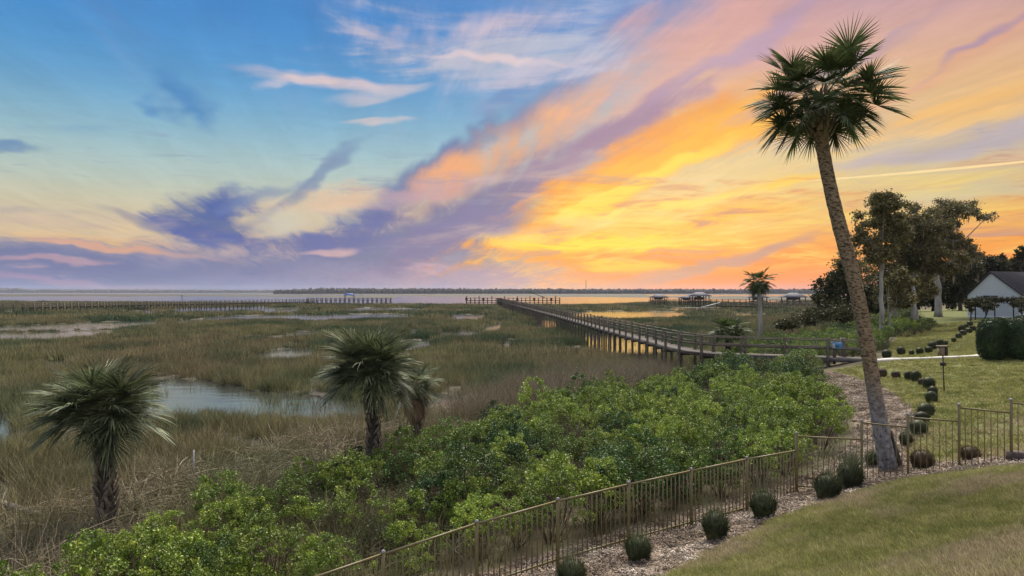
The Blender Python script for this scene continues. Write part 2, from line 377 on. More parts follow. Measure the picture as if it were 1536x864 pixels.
M = {}
M['leaf_yellow'] = nmat('shrub_leaf_yellow_green', [(.3, (.072, .13, .017)), (.5, (.175, .255, .031)), (.72, (.38, .43, .058))], 3.0, .5, vary=.25, rnd=.7, trans=.16, tintattr='tint', tintcol=(.035, .085, .02), spec=.4)
M['leaf_dull'] = nmat('shrub_leaf_grey_green', [(.3, (.05, .075, .03)), (.7, (.11, .15, .05))], 3.0, .6, vary=.3, rnd=.5, trans=.25, tintattr='tint', tintcol=(.10, .085, .05))
M['leaf_dark'] = nmat('shrub_leaf_dark', [(.3, (.015, .04, .014)), (.7, (.045, .085, .02))], 3.0, .5, vary=.2, rnd=.5, trans=.2)
M['twig'] = nmat('twig_brown', [(.3, (.07, .05, .035)), (.7, (.16, .12, .09))], 8, .9, vary=.2)
M['reed'] = nmat('dead_reed', [(.3, (.17, .14, .09)), (.55, (.30, .25, .17)), (.8, (.55, .49, .38))], 6, .8, vary=.3, rnd=.6, tintattr='tint', tintcol=(.09, .11, .045))
M['spartina'] = nmat('marsh_grass', [(.3, (.15, .165, .07)), (.5, (.22, .215, .10)), (.75, (.34, .31, .165))], .22, .8, coord='World', vary=.3, rnd=.8,
                     tintattr='tint', tintcol=(.08, .12, .06), big=(.25, .21, .115), bigscale=.045, trans=.08)
M['turf'] = nmat('lawn_grass', [(.3, (.17, .195, .055)), (.5, (.30, .295, .10)), (.75, (.45, .40, .19))], 1.1, .75, coord='World', vary=.25, rnd=.5,
                 tintattr='tint', tintcol=(.40, .33, .20), trans=.2)
M['lawn_soil'] = nmat('lawn_ground', [(.3, (.07, .09, .022)), (.5, (.11, .125, .035)), (.75, (.17, .155, .06))], 1.4, .95, coord='World', bump=.5, bump_scale=30)
M['mud'] = nmat('marsh_mud', [(.3, (.02, .017, .012)), (.55, (.04, .034, .022)), (.75, (.06, .054, .032))], .6, .8, coord='World', bump=.4, bump_scale=6, big=(.075, .065, .035), bigscale=.02)
M['mulch'] = nmat('mulch_ground', [(.3, (.10, .07, .05)), (.5, (.22, .17, .13)), (.72, (.40, .34, .28))], 9, .95, coord='World', bump=.8, bump_scale=40, dist=.03, detail=9)
M['bank'] = nmat('bank_soil', [(.3, (.05, .04, .025)), (.55, (.10, .085, .05)), (.75, (.09, .11, .04))], 1.2, .95, coord='World', bump=.6, bump_scale=14)
M['chip'] = nmat('mulch_chip', [(.3, (.12, .09, .062)), (.5, (.22, .175, .135)), (.7, (.36, .31, .26))], 1.0, .9, coord='World', vary=.6, detail=2, rnd=.6)
M['wood'] = nmat('weathered_wood', [(.3, (.07, .058, .045)), (.55, (.14, .12, .098)), (.75, (.22, .195, .165))], 6, .85, coord='Object', stretch=(1, 1, 4), bump=.3, vary=.2)
M['deckwood'] = nmat('weathered_decking', [(.3, (.085, .075, .068)), (.55, (.135, .12, .11)), (.75, (.19, .175, .165))], 1.2, .8, coord='World', bump=.3, bump_scale=12)
M['pilewood'] = nmat('dark_wet_wood', [(.3, (.035, .028, .022)), (.6, (.085, .07, .055)), (.8, (.13, .11, .09))], 5, .85, bump=.3, vary=.2)
M['bronze'] = nmat('bronze_painted_metal', [(.3, (.125, .10, .042)), (.6, (.17, .14, .06)), (.8, (.22, .185, .095))], 9, .4, spec=.5, detail=4)
M['grey_cap'] = nmat('grey_cast_cap', [(.3, (.22, .21, .24)), (.7, (.32, .31, .34))], 20, .5)
M['frond'] = nmat('palm_frond', [(.3, (.04, .06, .022)), (.5, (.07, .10, .035)), (.75, (.14, .17, .07))], 3.5, .6, vary=.3, rnd=.5, trans=.22, spec=.2)
M['frond_pale'] = nmat('palm_frond_pale', [(.3, (.055, .075, .04)), (.5, (.10, .125, .06)), (.75, (.25, .27, .15))], 3.5, .6, vary=.3, rnd=.75, trans=.15, spec=.3)
M['frond_dead'] = nmat('dead_palm_frond', [(.3, (.12, .085, .05)), (.6, (.22, .16, .10)), (.8, (.34, .27, .17))], 4, .8, vary=.3, trans=.15)
M['petiole'] = nmat('palm_petiole', [(.3, (.06, .08, .03)), (.7, (.13, .14, .06))], 6, .5, vary=.2)
M['boot'] = nmat('palm_leaf_base', [(.3, (.11, .09, .065)), (.55, (.22, .185, .14)), (.8, (.36, .32, .26))], 9, .85, bump=.4, vary=.3)
M['bark_dark'] = nmat('dark_bark', [(.3, (.035, .03, .025)), (.6, (.07, .06, .05)), (.8, (.12, .105, .09))], 6, .9, stretch=(1, 1, .25), bump=.5)
M['bark_pale'] = nmat('pale_lichen_bark', [(.3, (.16, .14, .12)), (.5, (.30, .28, .25)), (.75, (.46, .44, .41))], 2.2, .9, stretch=(1, 1, .3), bump=.5, dist=.05)
M['tree_olive'] = nmat('tree_leaf_olive', [(.3, (.085, .08, .034)), (.5, (.14, .125, .05)), (.75, (.25, .21, .09))], .7, .6, vary=.15, rnd=.55, trans=.25, coord='World')
M['tree_dark'] = nmat('tree_leaf_dark', [(.3, (.03, .035, .015)), (.6, (.065, .065, .026)), (.8, (.12, .11, .045))], .5, .6, vary=.2, rnd=.5, trans=.2, coord='World')
M['moss'] = nmat('hanging_moss', [(.3, (.12, .10, .07)), (.7, (.24, .20, .145))], 3, .9, vary=.2, trans=.2)
M['hedge'] = nmat('clipped_hedge_leaf', [(.3, (.02, .042, .014)), (.6, (.045, .08, .026)), (.8, (.09, .14, .045))], 3, .45, rnd=.6, spec=.4, trans=.1)
M['tuft'] = nmat('ornamental_blade', [(.3, (.025, .032, .014)), (.6, (.055, .065, .026)), (.8, (.12, .12, .06))], 4, .6, vary=.2, rnd=.6, trans=.1)
M['tuft_brown'] = nmat('ornamental_blade_brown', [(.3, (.05, .035, .022)), (.6, (.10, .075, .045)), (.8, (.14, .13, .07))], 4, .7, vary=.2, rnd=.6)
M['tuft_pale'] = nmat('ornamental_blade_pale', [(.3, (.07, .09, .045)), (.7, (.16, .18, .10))], 4, .6, vary=.2, trans=.2)
M['white_wall'] = nmat('white_siding', [(.3, (.74, .79, .88)), (.7, (.80, .85, .95))], .6, .6)
M['roof'] = nmat('dark_shingle', [(.3, (.03, .03, .034)), (.6, (.058, .056, .062)), (.8, (.085, .08, .088))], 3, .9, bump=.3)
M['dockroof'] = nmat('pale_metal_roof', [(.3, (.07, .07, .09)), (.7, (.11, .11, .14))], 1, .7, spec=.15)
M['blue_roof'] = nmat('blue_canvas', [(.3, (.03, .09, .30)), (.7, (.05, .13, .42))], 1, .6)
M['glass'] = nmat('dark_glass', [(.3, (.015, .017, .02)), (.7, (.03, .035, .04))], 1, .08, spec=.7)
M['dark'] = nmat('dark_metal', [(.3, (.02, .02, .018)), (.7, (.045, .042, .038))], 8, .5)
M['concrete'] = nmat('pale_concrete', [(.3, (.42, .41, .38)), (.7, (.56, .55, .52))], 3, .85, coord='World', bump=.2)
M['brick'] = nmat('dark_step_brick', [(.3, (.06, .045, .04)), (.7, (.13, .10, .09))], 6, .9)
M['pvc'] = nmat('white_post', [(.3, (.36, .36, .38)), (.7, (.5, .5, .52))], 4, .5)
M['birdbox'] = nmat('box_wood', [(.3, (.16, .12, .08)), (.7, (.28, .23, .17))], 6, .8)

# ------------------------------------------------------------------ lie of the land
CTRL = np.array([  # x, y, ground height (water = 0)
 (-2.24,11.9,.36),(-.66,12.8,.46),(.92,13.7,.55),(2.5,14.6,.68),(4.1,15.55,.78),(5.66,16.5,.86),(7.24,17.4,.98),(8.7,17.0,1.38),(9.5,16.4,1.7),(10.4,15.9,2.02),(11.1,15.2,2.35),
 (-5.4,10.1,.2),(-8.5,8.3,.1),(5.2,7.0,3.2),(2.6,12.3,1.02),(5.9,14.7,1.35),(8.6,15.7,1.72),(10.2,14.9,2.25),(10.6,14.1,2.55),(4.75,10.1,2.0),(7.1,10.7,2.45),(9.5,12.5,2.8),(0,6,2.0),(0,0,3.0),(-10,0,1.5),(12,5,4.0),
 (-12,8,.1),(-15,12,.05),(-8.5,14.1,.25),(-7.9,18.5,.12),(-5.3,22,.2),(-4.2,25.3,.14),(-1.9,28,.12),(.4,31.6,.12),(4.1,37.4,.12),(9,43,.12),(12,47,.15),
 (-14,20,0),(-20,15,0),(-10,26,0),(-20,40,0),(-8,40,0),(0,45,0),(6,60,0),(-60,100,0),(0,90,0),(-30,-5,.6),(12,62,0),(19,80,0),(36,110,.0),(50,150,0),(90,230,0),
 (0,20,.5),(5,25,.62),(10,32,.9),(14,36,1.35),(16,43,.9),(18.5,41,1.5),(20.7,39.8,2.15),(16,50,.7),(22,60,.9),(26,70,.5),(31,62,1.7),
 (10,18.4,1.3),(12,20,1.5),(14.1,21.8,1.9),(16.1,28.4,1.7),(15.7,21.9,2.2),(18.1,28.6,1.95),(13.6,27,1.5),(11,21.5,1.3),(20,20,3.0),(25.7,36.4,2.5),(27,39.3,2.4),(21,30,2.2),(30,30,3.0),
 (50,85,2.0),(39,60,2.5),(46,88,1.2),(68,110,3.0),(68,96,2.9),(100,96,3.2),(100,140,3.0),(150,200,3.0),(40,10,4),(60,40,3.5),(70,150,1.6),(120,230,2.0),(-30,60,0),(-100,60,0),(-60,20,0),(0,160,0)], float)
_D = np.linalg.norm(CTRL[:, None, :2] - CTRL[None, :, :2], axis=2)
_n = len(CTRL); _A = np.zeros((_n + 3, _n + 3)); _A[:_n, :_n] = _D; _P = np.c_[np.ones(_n), CTRL[:, :2]]; _A[:_n, _n:] = _P; _A[_n:, :_n] = _P.T
_W = np.linalg.lstsq(_A, np.r_[CTRL[:, 2], 0, 0, 0], rcond=None)[0]
def height0(X, Y):
    X = np.asarray(X, float); Y = np.asarray(Y, float); sh = X.shape; x = X.ravel(); y = Y.ravel(); out = np.empty(len(x))
    for i in range(0, len(x), 50000):
        xs, ys = x[i:i + 50000], y[i:i + 50000]
        D = np.sqrt((xs[:, None] - CTRL[None, :, 0]) ** 2 + (ys[:, None] - CTRL[None, :, 1]) ** 2)
        out[i:i + 50000] = D @ _W[:_n] + _W[_n] + _W[_n + 1] * xs + _W[_n + 2] * ys
    far = np.clip((y - 230) / 80, 0, 1); out = out * (1 - far)
    lf = np.clip((-x - 35) / 20, 0, 1); out = out * (1 - lf)
    return np.clip(out, 0.0, 5.0).reshape(sh)
def inpoly(X, Y, poly):
    X = np.asarray(X); Y = np.asarray(Y); r = np.zeros(X.shape, bool); n = len(poly)
    for i in range(n):
        x1, y1 = poly[i][:2]; x2, y2 = poly[(i + 1) % n][:2]
        if y1 == y2: continue
        c = ((y1 > Y) != (y2 > Y)) & (X < (x2 - x1) * (Y - y1) / (y2 - y1) + x1); r ^= c
    return r
GH = .50
def pool(top, bot):
    """far bank seen at its foot, near bank hidden by the grass in front of it"""
    return [world_at(px, py, 0)[:2] for px, py in top] + [world_at(px, py, GH)[:2] for px, py in reversed(bot)]
POOLS = [
 pool([(-60,492),(20,489),(110,484.5),(180,482),(240,480.5)], [(-60,494.5),(40,493),(110,491.5),(180,490),(236,486.5)]),
 pool([(-60,500),(20,499.5),(90,498),(165,496.5)], [(-60,508.5),(20,508),(90,506),(165,501)]),
 pool([(300,462),(360,461),(470,460.5)], [(300,464),(360,463.5),(470,462)]), pool([(520,463),(560,462.5),(640,463)], [(520,464.5),(560,464.5),(640,464.5)]),
 pool([(660,498),(720,497)], [(660,500.5),(720,500)]), pool([(440,497),(490,496)], [(440,499.5),(490,499)]), pool([(60,540),(120,538)], [(60,543),(120,542)]),
 pool([(270,483),(300,477),(340,474),(420,472),(500,471.5),(560,471),(625,471)], [(270,486),(300,482),(340,477.5),(420,476.5),(500,478),(560,476),(625,475)]),
 pool([(385,529),(430,524),(480,522)], [(385,532),(430,531.5),(480,530)]),
 pool([(600,514),(625,510),(658,509)], [(600,521),(625,519),(658,517)]),
 pool([(228,570),(262,566),(300,571),(345,580),(430,590),(545,601),(560,604)], [(228,622),(262,616),(300,609),(345,612),(440,613),(545,612),(560,609)]),
 pool([(590,594),(640,593),(700,597),(762,599)], [(590,602),(640,604),(700,606),(762,605)]),
 pool([(-60,622),(0,622),(22,620)], [(-60,652),(0,650),(22,644)]),
 pool([(-60,724),(10,724),(34,718)], [(-60,752),(10,750),(34,744)]),
 pool([(678,472),(700,471),(732,471)], [(678,476),(700,477),(732,476)]),
 pool([(618,491),(634,491)], [(618,500),(634,499)]), pool([(650,485),(664,485)], [(650,489),(664,489)]), pool([(688,494),(702,494)], [(688,499),(702,499)]),
 pool([(748,511),(776,508)], [(748,518),(776,516)]), pool([(722,488),(758,483)], [(722,494),(758,491)]),
 pool([(735,460),(752,459)], [(735,463),(752,462)]),
 pool([(868,502),(900,501),(950,503),(985,510),(1000,520)], [(868,518),(900,524),(950,527),(985,529),(1000,528)]),
 pool([(795,478),(828,478)], [(795,488),(828,489)]),
 pool([(845,470),(880,467),(930,466),(1010,467.5),(1032,469)], [(845,475),(880,475),(930,476),(1010,474),(1032,473)]),
 pool([(1084,468),(1140,469)], [(1084,473),(1140,475)]), pool([(1000,462),(1060,461)], [(1000,464.5),(1060,464)]),
 pool([(205,464),(240,463.5)], [(205,469),(240,468)]), pool([(262,462),(400,459.5)], [(262,467.5),(400,465)]), pool([(395,465),(452,465)], [(395,467),(452,467)]),
 pool([(60,458),(110,457.5)], [(60,459.5),(110,459)]), pool([(0,467),(45,467)], [(0,469),(45,469)]),
]
# the river: near bank by column, far banks, and a thin channel beyond the first flats
def dist_row(py): return CAMZ * F / (py - HZ)
BANK_NEAR = [(-900, 452), (0, 452.2), (260, 454), (400, 455), (470, 456.4), (600, 457), (700, 457.2), (840, 457.8), (900, 457.6), (945, 455.2), (1000, 453), (1240, 456), (1500, 456), (2400, 456)]
BANK_FAR = [(-900, 444.6), (0, 444.6), (380, 445), (520, 446.6), (596, 447.2), (597, 445), (830, 445.4), (1000, 446.6), (1240, 447.6), (2400, 447.6)]
CHAN_NEAR = [(-900, 440.9), (0, 441.0), (300, 441.2), (450, 442.2), (520, 443), (650, 442), (651, 440.35), (960, 440.35), (980, 444), (2400, 444.4)]
CHAN_FAR = [(-900, 439.9), (0, 440.0), (300, 440.3), (450, 441.3), (520, 442), (640, 441.9), (960, 440.3), (980, 442.2), (2400, 442.6)]
def water_mask(X, Y, rough=True):
    X = np.asarray(X, float); Y = np.asarray(Y, float)
    Ym = np.maximum(Y, 1.0); px = CX + F * X / Ym; row = HZ + CAMZ * F / Ym
    w = np.zeros(X.shape, bool)
    if rough:
        k = np.clip(Ym * .02, .2, 4.0)
        jx = X + (fbm(X / k, Y / k, 3, 3) - .5) * k * 2.2; jy = Y + (fbm(X / k, Y / k, 11, 3) - .5) * k * 3
    else: jx, jy = X, Y
    for P in POOLS: w |= inpoly(jx, jy, P)
    jr = row + (fbm(X / 30, Y / 60, 5, 3) - .5) * .7
    t = lambda tab: np.interp(px, [a for a, b in tab], [b for a, b in tab])
    w |= (jr < t(BANK_NEAR)) & (jr > t(BANK_FAR)) & (Y > 100) & (X < 175 + 0 * X)
    w |= (row < t(CHAN_NEAR)) & (row > t(CHAN_FAR)) & (Y > 700)
    return w
def ground(X, Y):
    X = np.asarray(X, float); Y = np.asarray(Y, float); h = height0(X, Y)
    return np.maximum(h + (fbm(X, Y, 21, 3, .5) - .5) * .08 * np.clip(h, 0, 1), 0) + .05 + .05 * fbm(X, Y, 2, 3, .35)
def gz(x, y): return float(ground(np.array([x]), np.array([y]))[0])

# edges of the beds (world): lawn | mulch by the fence, mulch path beyond it
FEN = [(-13.3, 5.5), (-5.4, 10.1), (-2.24, 11.9), (-.66, 12.8), (.92, 13.7), (2.5, 14.6), (4.1, 15.55), (5.66, 16.5), (7.24, 17.4), (8.7, 17.0), (9.5, 16.4), (10.4, 15.9), (11.1, 15.2), (11.9, 14.6), (14, 13)]
LAWN_NEAR = [(-14, 2.2), (-4.5, 8.4), (0, 10.7), (2.6, 12.25), (4.2, 13.4), (5.9, 14.7), (7.4, 15.45), (8.6, 15.6), (9.4, 15.3), (10.2, 14.8), (10.6, 14.1), (12, 13.2), (15, 11), (15, -12), (-14, -12)]
MULCH_NEAR = [(-14, 1.9), (-4.5, 8.2)] + [(0, 10.6), (2.6, 12.15), (4.2, 13.3), (5.9, 14.6), (7.4, 15.35), (8.6, 15.5), (9.4, 15.2), (10.2, 14.7), (10.6, 14.0), (12, 13.1), (15, 10.9), (15, 12.5), (12.0, 15.2), (11.6, 17), (10.9, 18.3),
              (11.6, 20.3), (13.2, 21.8), (14.8, 25), (16.4, 29), (17.2, 32), (17.6, 35), (17.9, 38.4), (17, 38.4), (15.6, 35), (14.2, 30), (12.8, 25.5), (11.2, 22.3), (9.6, 20.4), (8.1, 18.9), (6.4, 18.0), (3, 16.1), (-.8, 13.9), (-5.6, 11.1), (-14, 6)]
LAWN_FAR = [(15, 12.5), (12.0, 15.2), (11.6, 17), (10.9, 18.3), (11.6, 20.3), (13.2, 21.8), (14.8, 25), (16.4, 29), (17.2, 32), (17.6, 35), (17.9, 38.4), (21, 38.9), (23.6, 41), (25.4, 46), (29.8, 54), (38, 66), (60, 92), (120, 100), (140, 60), (60, 5), (25, 5)]
LAWN_BACK = [(33, 56), (60, 125), (100, 150), (150, 120), (130, 70), (60, 40)]
LAWN_SHORE = [(24, 62), (24.5, 66), (33, 68), (33, 62)]
PATH_FAR = [(29.5, 47), (31.5, 50), (39, 62), (45, 72), (52, 80), (47, 80), (40, 70), (34.5, 60), (30.5, 52)]
def zone(X, Y):
    """0 marsh mud, 1 bank soil under shrubs, 2 mulch, 3 lawn"""
    z = np.where(height0(X, Y) > .14, 1, 0)
    z[inpoly(X, Y, LAWN_BACK) | inpoly(X, Y, LAWN_SHORE)] = 3; z[inpoly(X, Y, LAWN_FAR)] = 3
    z[inpoly(X, Y, MULCH_NEAR)] = 2; z[inpoly(X, Y, LAWN_NEAR)] = 3
    return z
def build_land():
    rad = np.concatenate([[0.0, 2, 4, 5.5], 6.5 * 1.0085 ** np.arange(0, 470), np.array([360, 380, 400, 425, 450, 480, 520, 560, 600, 650, 700, 740, 780, 820, 870, 930, 1000, 1100, 1200, 1350, 1500, 1650, 1800, 2000, 2200, 2400, 2700, 3100, 4000, 6000, 9000, 14000, 22000.])])
    a1 = np.radians(np.linspace(-41, 41, 440)); a0 = np.radians(np.linspace(-180, -41, 50)[:-1]); a2 = np.radians(np.linspace(41, 180, 50)[1:-1])
    ang = np.concatenate([a0, a1, a2]); ns = len(ang); nr = len(rad)
    Rr, Aa = np.meshgrid(rad, ang, indexing='ij'); X = Rr * np.sin(Aa); Y = Rr * np.cos(Aa)
    Z = ground(X, Y); wm = water_mask(X, Y); Z = np.where(wm, -.45, Z); Z = np.where((Rr > 5000), -.5, Z)
    V = np.stack([X, Y, Z], -1).reshape(-1, 3)
    i = np.arange(nr - 1)[:, None] * ns; k = np.arange(ns)[None]
    Fq = np.stack([i + k, i + (k + 1) % ns, i + ns + (k + 1) % ns, i + ns + k], -1).reshape(-1, 4)
    cx = V[Fq].mean(1); zn = zone(cx[:, 0], cx[:, 1])
    for zi, (nm, mt) in enumerate((('marsh_ground', 'mud'), ('bank_ground', 'bank'), ('mulch_ground', 'mulch'), ('lawn_ground', 'lawn_soil'))):
        f = Fq[zn == zi]; u, inv = np.unique(f, return_inverse=True)
        tag(link(nm, np_mesh(nm, V[u], inv.reshape(-1, 4)[:, ::-1], M[mt], smooth=True)), kind='structure')
build_land()
# water: one level sheet under everything, gently rippled
def build_water():
    mt, nt = mat_new('tidal_water'); N = nt.nodes.new; L = nt.links.new
    out = N('ShaderNodeOutputMaterial'); b = N('ShaderNodeBsdfPrincipled'); b.inputs['Base Color'].default_value = (.035, .04, .035, 1)
    b.inputs['Roughness'].default_value = .11; b.inputs['IOR'].default_value = 1.4; b.inputs['Specular IOR Level'].default_value = 1.0
    g = N('ShaderNodeNewGeometry'); mp = N('ShaderNodeMapping'); mp.inputs[3].default_value = (.6, 1.2, 1); L(g.outputs['Position'], mp.inputs[0])
    n = N('ShaderNodeTexNoise'); n.inputs['Scale'].default_value = .9; n.inputs['Detail'].default_value = 4; L(mp.outputs[0], n.inputs['Vector'])
    bp = N('ShaderNodeBump'); bp.inputs['Strength'].default_value = .5; bp.inputs['Distance'].default_value = .05; L(n.outputs[0], bp.inputs['Height']); L(bp.outputs[0], b.inputs['Normal'])
    L(b.outputs[0], out.inputs[0])
    rad = [0.01, 8, 30, 100, 300, 800, 2000, 6000, 25000]; ns = 64; V = []
    for r in rad: V += [(r * sin(a * 2 * pi / ns), r * cos(a * 2 * pi / ns), 0) for a in range(ns)]
    Fq = [(i * ns + k, i * ns + (k + 1) % ns, (i + 1) * ns + (k + 1) % ns, (i + 1) * ns + k) for i in range(len(rad) - 1) for k in range(ns)]
    tag(link('water', np_mesh('water', V, np.array(Fq)[:, ::-1], mt)), kind='structure')
build_water()

# ------------------------------------------------------------------ scattering (ground cover nobody could count)
def scatter(name, pts, scale, variants, label, cat=None, tint=None, flat=None, rotx=None, kind='stuff', parent=None):
    """one object: copies of the variant meshes at pts"""
    n = len(pts); me = bpy.data.meshes.new(name); me.vertices.add(n); me.vertices.foreach_set('co', np.asarray(pts, np.float32).ravel())
    def at(k, v, t='FLOAT'):
        a = me.attributes.new(k, t, 'POINT'); a.data.foreach_set('value' if t != 'FLOAT_VECTOR' else 'vector', np.asarray(v).ravel())
    rot = np.zeros((n, 3), np.float32); rot[:, 2] = rng.uniform(0, 2 * pi, n)
    if rotx is not None: rot[:, 0] = rng.normal(0, rotx, n); rot[:, 1] = rng.normal(0, rotx, n)
    sc3 = np.repeat(np.asarray(scale, np.float32)[:, None], 3, 1)
    if flat is not None: sc3[:, 2] *= np.asarray(flat, np.float32)
    at('rot', rot, 'FLOAT_VECTOR'); at('sca', sc3, 'FLOAT_VECTOR'); at('var', rng.integers(0, len(variants), n).astype(np.int32), 'INT')
    at('tint', np.clip(np.zeros(n) if tint is None else tint, 0, 1).astype(np.float32))
    me.update(); o = link(name, me, parent); tag(o, label, cat, kind=kind)
    src = bpy.data.collections.new(name + '_sources')
    for i, v in enumerate(variants): src.objects.link(bpy.data.objects.new(f'{name}_source_{i:02d}', v))
    ng = bpy.data.node_groups.new(name + '_nodes', 'GeometryNodeTree')
    ng.interface.new_socket('Geometry', in_out='INPUT', socket_type='NodeSocketGeometry'); ng.interface.new_socket('Geometry', in_out='OUTPUT', socket_type='NodeSocketGeometry')
    N = ng.nodes.new; L = ng.links.new; gi = N('NodeGroupInput'); go = N('NodeGroupOutput')
    ci = N('GeometryNodeCollectionInfo'); ci.inputs[0].default_value = src; ci.inputs['Separate Children'].default_value = True; ci.inputs['Reset Children'].default_value = True
    ip = N('GeometryNodeInstanceOnPoints'); ip.inputs['Pick Instance'].default_value = True
    def na(k, t):
        a = N('GeometryNodeInputNamedAttribute'); a.data_type = t; a.inputs[0].default_value = k; return a.outputs[0]
    er = N('FunctionNodeEulerToRotation'); L(na('rot', 'FLOAT_VECTOR'), er.inputs[0])
    L(gi.outputs[0], ip.inputs['Points']); L(ci.outputs[0], ip.inputs['Instance']); L(na('var', 'INT'), ip.inputs['Instance Index']); L(er.outputs[0], ip.inputs['Rotation']); L(na('sca', 'FLOAT_VECTOR'), ip.inputs['Scale'])
    L(ip.outputs[0], go.inputs[0]); md = o.modifiers.new('scatter', 'NODES'); md.node_group = ng
    return o

def blades(n, spread, h, w, lean=.35, bend=.3, seed=0, seg=2, hvar=.35):
    """a tuft: n tapering blades, base within spread"""
    r = np.random.default_rng(seed); a = r.uniform(0, 2 * pi, n); q = spread * np.sqrt(r.uniform(0, 1, n)); bx, by = q * np.cos(a), q * np.sin(a)
    H = h * (1 + hvar * r.normal(size=n)).clip(.3, 1.7); d = a + r.normal(0, .9, n); ln = np.abs(r.normal(0, lean, n)); bd = bend * r.uniform(.2, 1, n); wd = r.uniform(0, 2 * pi, n)
    V = []; lv = seg + 1
    for j in range(lv):
        t = j / seg; rr = H * (ln * t + bd * t * t); z = H * t * np.sqrt(np.clip(1 - (ln * .5) ** 2, .2, 1)) * (1 - .25 * bd * t)
        x = bx + rr * np.cos(d); y = by + rr * np.sin(d); ww = w * (1 - t * .92) / 2
        V.append(np.stack([x - ww * np.cos(wd), y - ww * np.sin(wd), z], -1)); V.append(np.stack([x + ww * np.cos(wd), y + ww * np.sin(wd), z], -1))
    V = np.stack(V, 1).reshape(-1, 3); b = np.arange(n)[:, None] * 2 * lv
    Fq = np.concatenate([np.stack([b + 2 * j, b + 2 * j + 1, b + 2 * j + 3, b + 2 * j + 2], -1).reshape(-1, 4) for j in range(seg)])
    return V, Fq, np.repeat(r.uniform(0, 1, n), 2 * lv)
def leaf_quads(C, size, r, asp=.5, up=0.0, droop=0.0):
    """diamond leaves at centres C with random facing"""
    n = len(C); d = r.normal(size=(n, 3)); d[:, 2] = np.abs(d[:, 2]) * (1 if up else 0) + d[:, 2] * (0 if up else 1); d /= np.linalg.norm(d, axis=1)[:, None]
    e = r.normal(size=(n, 3)); e[:, 2] -= droop; e -= d * (e * d).sum(1)[:, None]; e /= np.linalg.norm(e, axis=1)[:, None]; f = np.cross(d, e)
    s = (size * r.uniform(.6, 1.35, n))[:, None]
    V = np.stack([C - e * s * .5, C + f * s * asp * .5, C + e * s * .5, C - f * s * asp * .5], 1).reshape(-1, 3)
    return V, np.arange(4 * n).reshape(-1, 4)

def wedge_points(y0, y1, n, half=1.0, off=0.0, power=1.0):
    """random points in the view wedge, y0..y1 metres out; power 2 = even density, 1 = even in depth rows"""
    u = rng.uniform(0, 1, n); Y = (y0 ** power + u * (y1 ** power - y0 ** power)) ** (1 / power); X = rng.uniform(-1, 1, n) * half * Y + off
    return X, Y

# ------------------------------------------------------------------ marsh grass, reeds, turf, chips
def tuft_mesh(name, mat, **k):
    V, Fq, rd_ = blades(**k); return np_mesh(name, V, Fq, mat, attrs={'rnd': rd_})
near_t = [tuft_mesh('marsh_tuft', M['spartina'], n=46, spread=.34, h=.62, w=.022, lean=.22, bend=.35, seed=i) for i in range(4)]
mid_t = [tuft_mesh('marsh_clump', M['spartina'], n=80, spread=.95, h=.66, w=.055, lean=.2, bend=.3, seed=10 + i, seg=1) for i in range(3)]
far_t = [tuft_mesh('marsh_patch', M['spartina'], n=110, spread=2.6, h=.7, w=.16, lean=.2, bend=.2, seed=20 + i, seg=1) for i in range(3)]
def marsh_sel(X, Y):
    h = height0(X, Y); ok = ((h < .35) | ((h < 1.9) & (Y > 50) & (X > 6))) & ~water_mask(X, Y) & (zone(X, Y) <= 1); return ok
# the reed belt between marsh and thicket
REED = [(-22, 12.5), (-14, 8), (-7.6, 9), (-7.8, 13.2), (-8.0, 15.5), (-7.6, 18.5), (-5.2, 22), (-4.0, 25.3), (-1.9, 28.4), (.6, 31.8), (4.1, 37.2), (8.6, 41.6), (12.0, 44.3), (11.0, 52), (7, 50), (2, 43), (-2, 37), (-6, 31.5), (-9, 28), (-10.5, 24), (-12, 19.5), (-16, 17.5), (-24, 17)]
def in_reed(X, Y):
    return inpoly(X + (fbm(X, Y, 41, 3, .4) - .5) * 3.0, Y + (fbm(X, Y, 43, 3, .4) - .5) * 4.0, REED)
def add_marsh(name, y0, y1, n, variants, label, pw, h_lo=.8, h_hi=1.15):
    X, Y = wedge_points(y0, y1, int(n * 1.2), 1.03, 0, pw); n = len(X); ok = marsh_sel(X, Y); rd = in_reed(X, Y)
    ok &= ~(rd & (rng.uniform(0, 1, n) < .72)); X, Y = X[ok], Y[ok]
    cl = fbm(X, Y, 58, 3, .55 if y0 < 50 else .16) + rng.normal(0, .07, len(X)); kk = cl > .38; X, Y, cl = X[kk], Y[kk], cl[kk]
    t = fbm(X, Y * .6, 51, 4, .11) + .25 * (fbm(X, Y, 53, 2, .9) - .5)
    dk = np.clip(rng.normal(0, .3, len(X)) + (t - .5) * 3.4 + .25 + 1.8 * (fbm(X, Y * .4, 54, 3, .35) - .5), 0, 1)
    s = rng.uniform(h_lo, h_hi, len(X)) * (.48 + .82 * cl)
    k = np.clip(Y * .06, 1.5, 9); near_w = water_mask(X, Y + k, False) | water_mask(X, Y + k * .4, False); s = np.where(near_w, s * .55, s)
    scatter(name, np.c_[X, Y, ground(X, Y) - .03], s, variants, label, 'marsh grass', dk, rotx=.08)
add_marsh('marsh_grass_near', 12, 62, 30000, near_t, 'green and russet salt marsh grass around the near ponds', 1.7)
add_marsh('marsh_grass_middle', 58, 150, 30000, mid_t, 'brown and green salt marsh grass across the middle distance', 1.5)
add_marsh('marsh_grass_far', 145, 445, 24000, far_t, 'flat brown marsh grass running out to the river', 1.4)
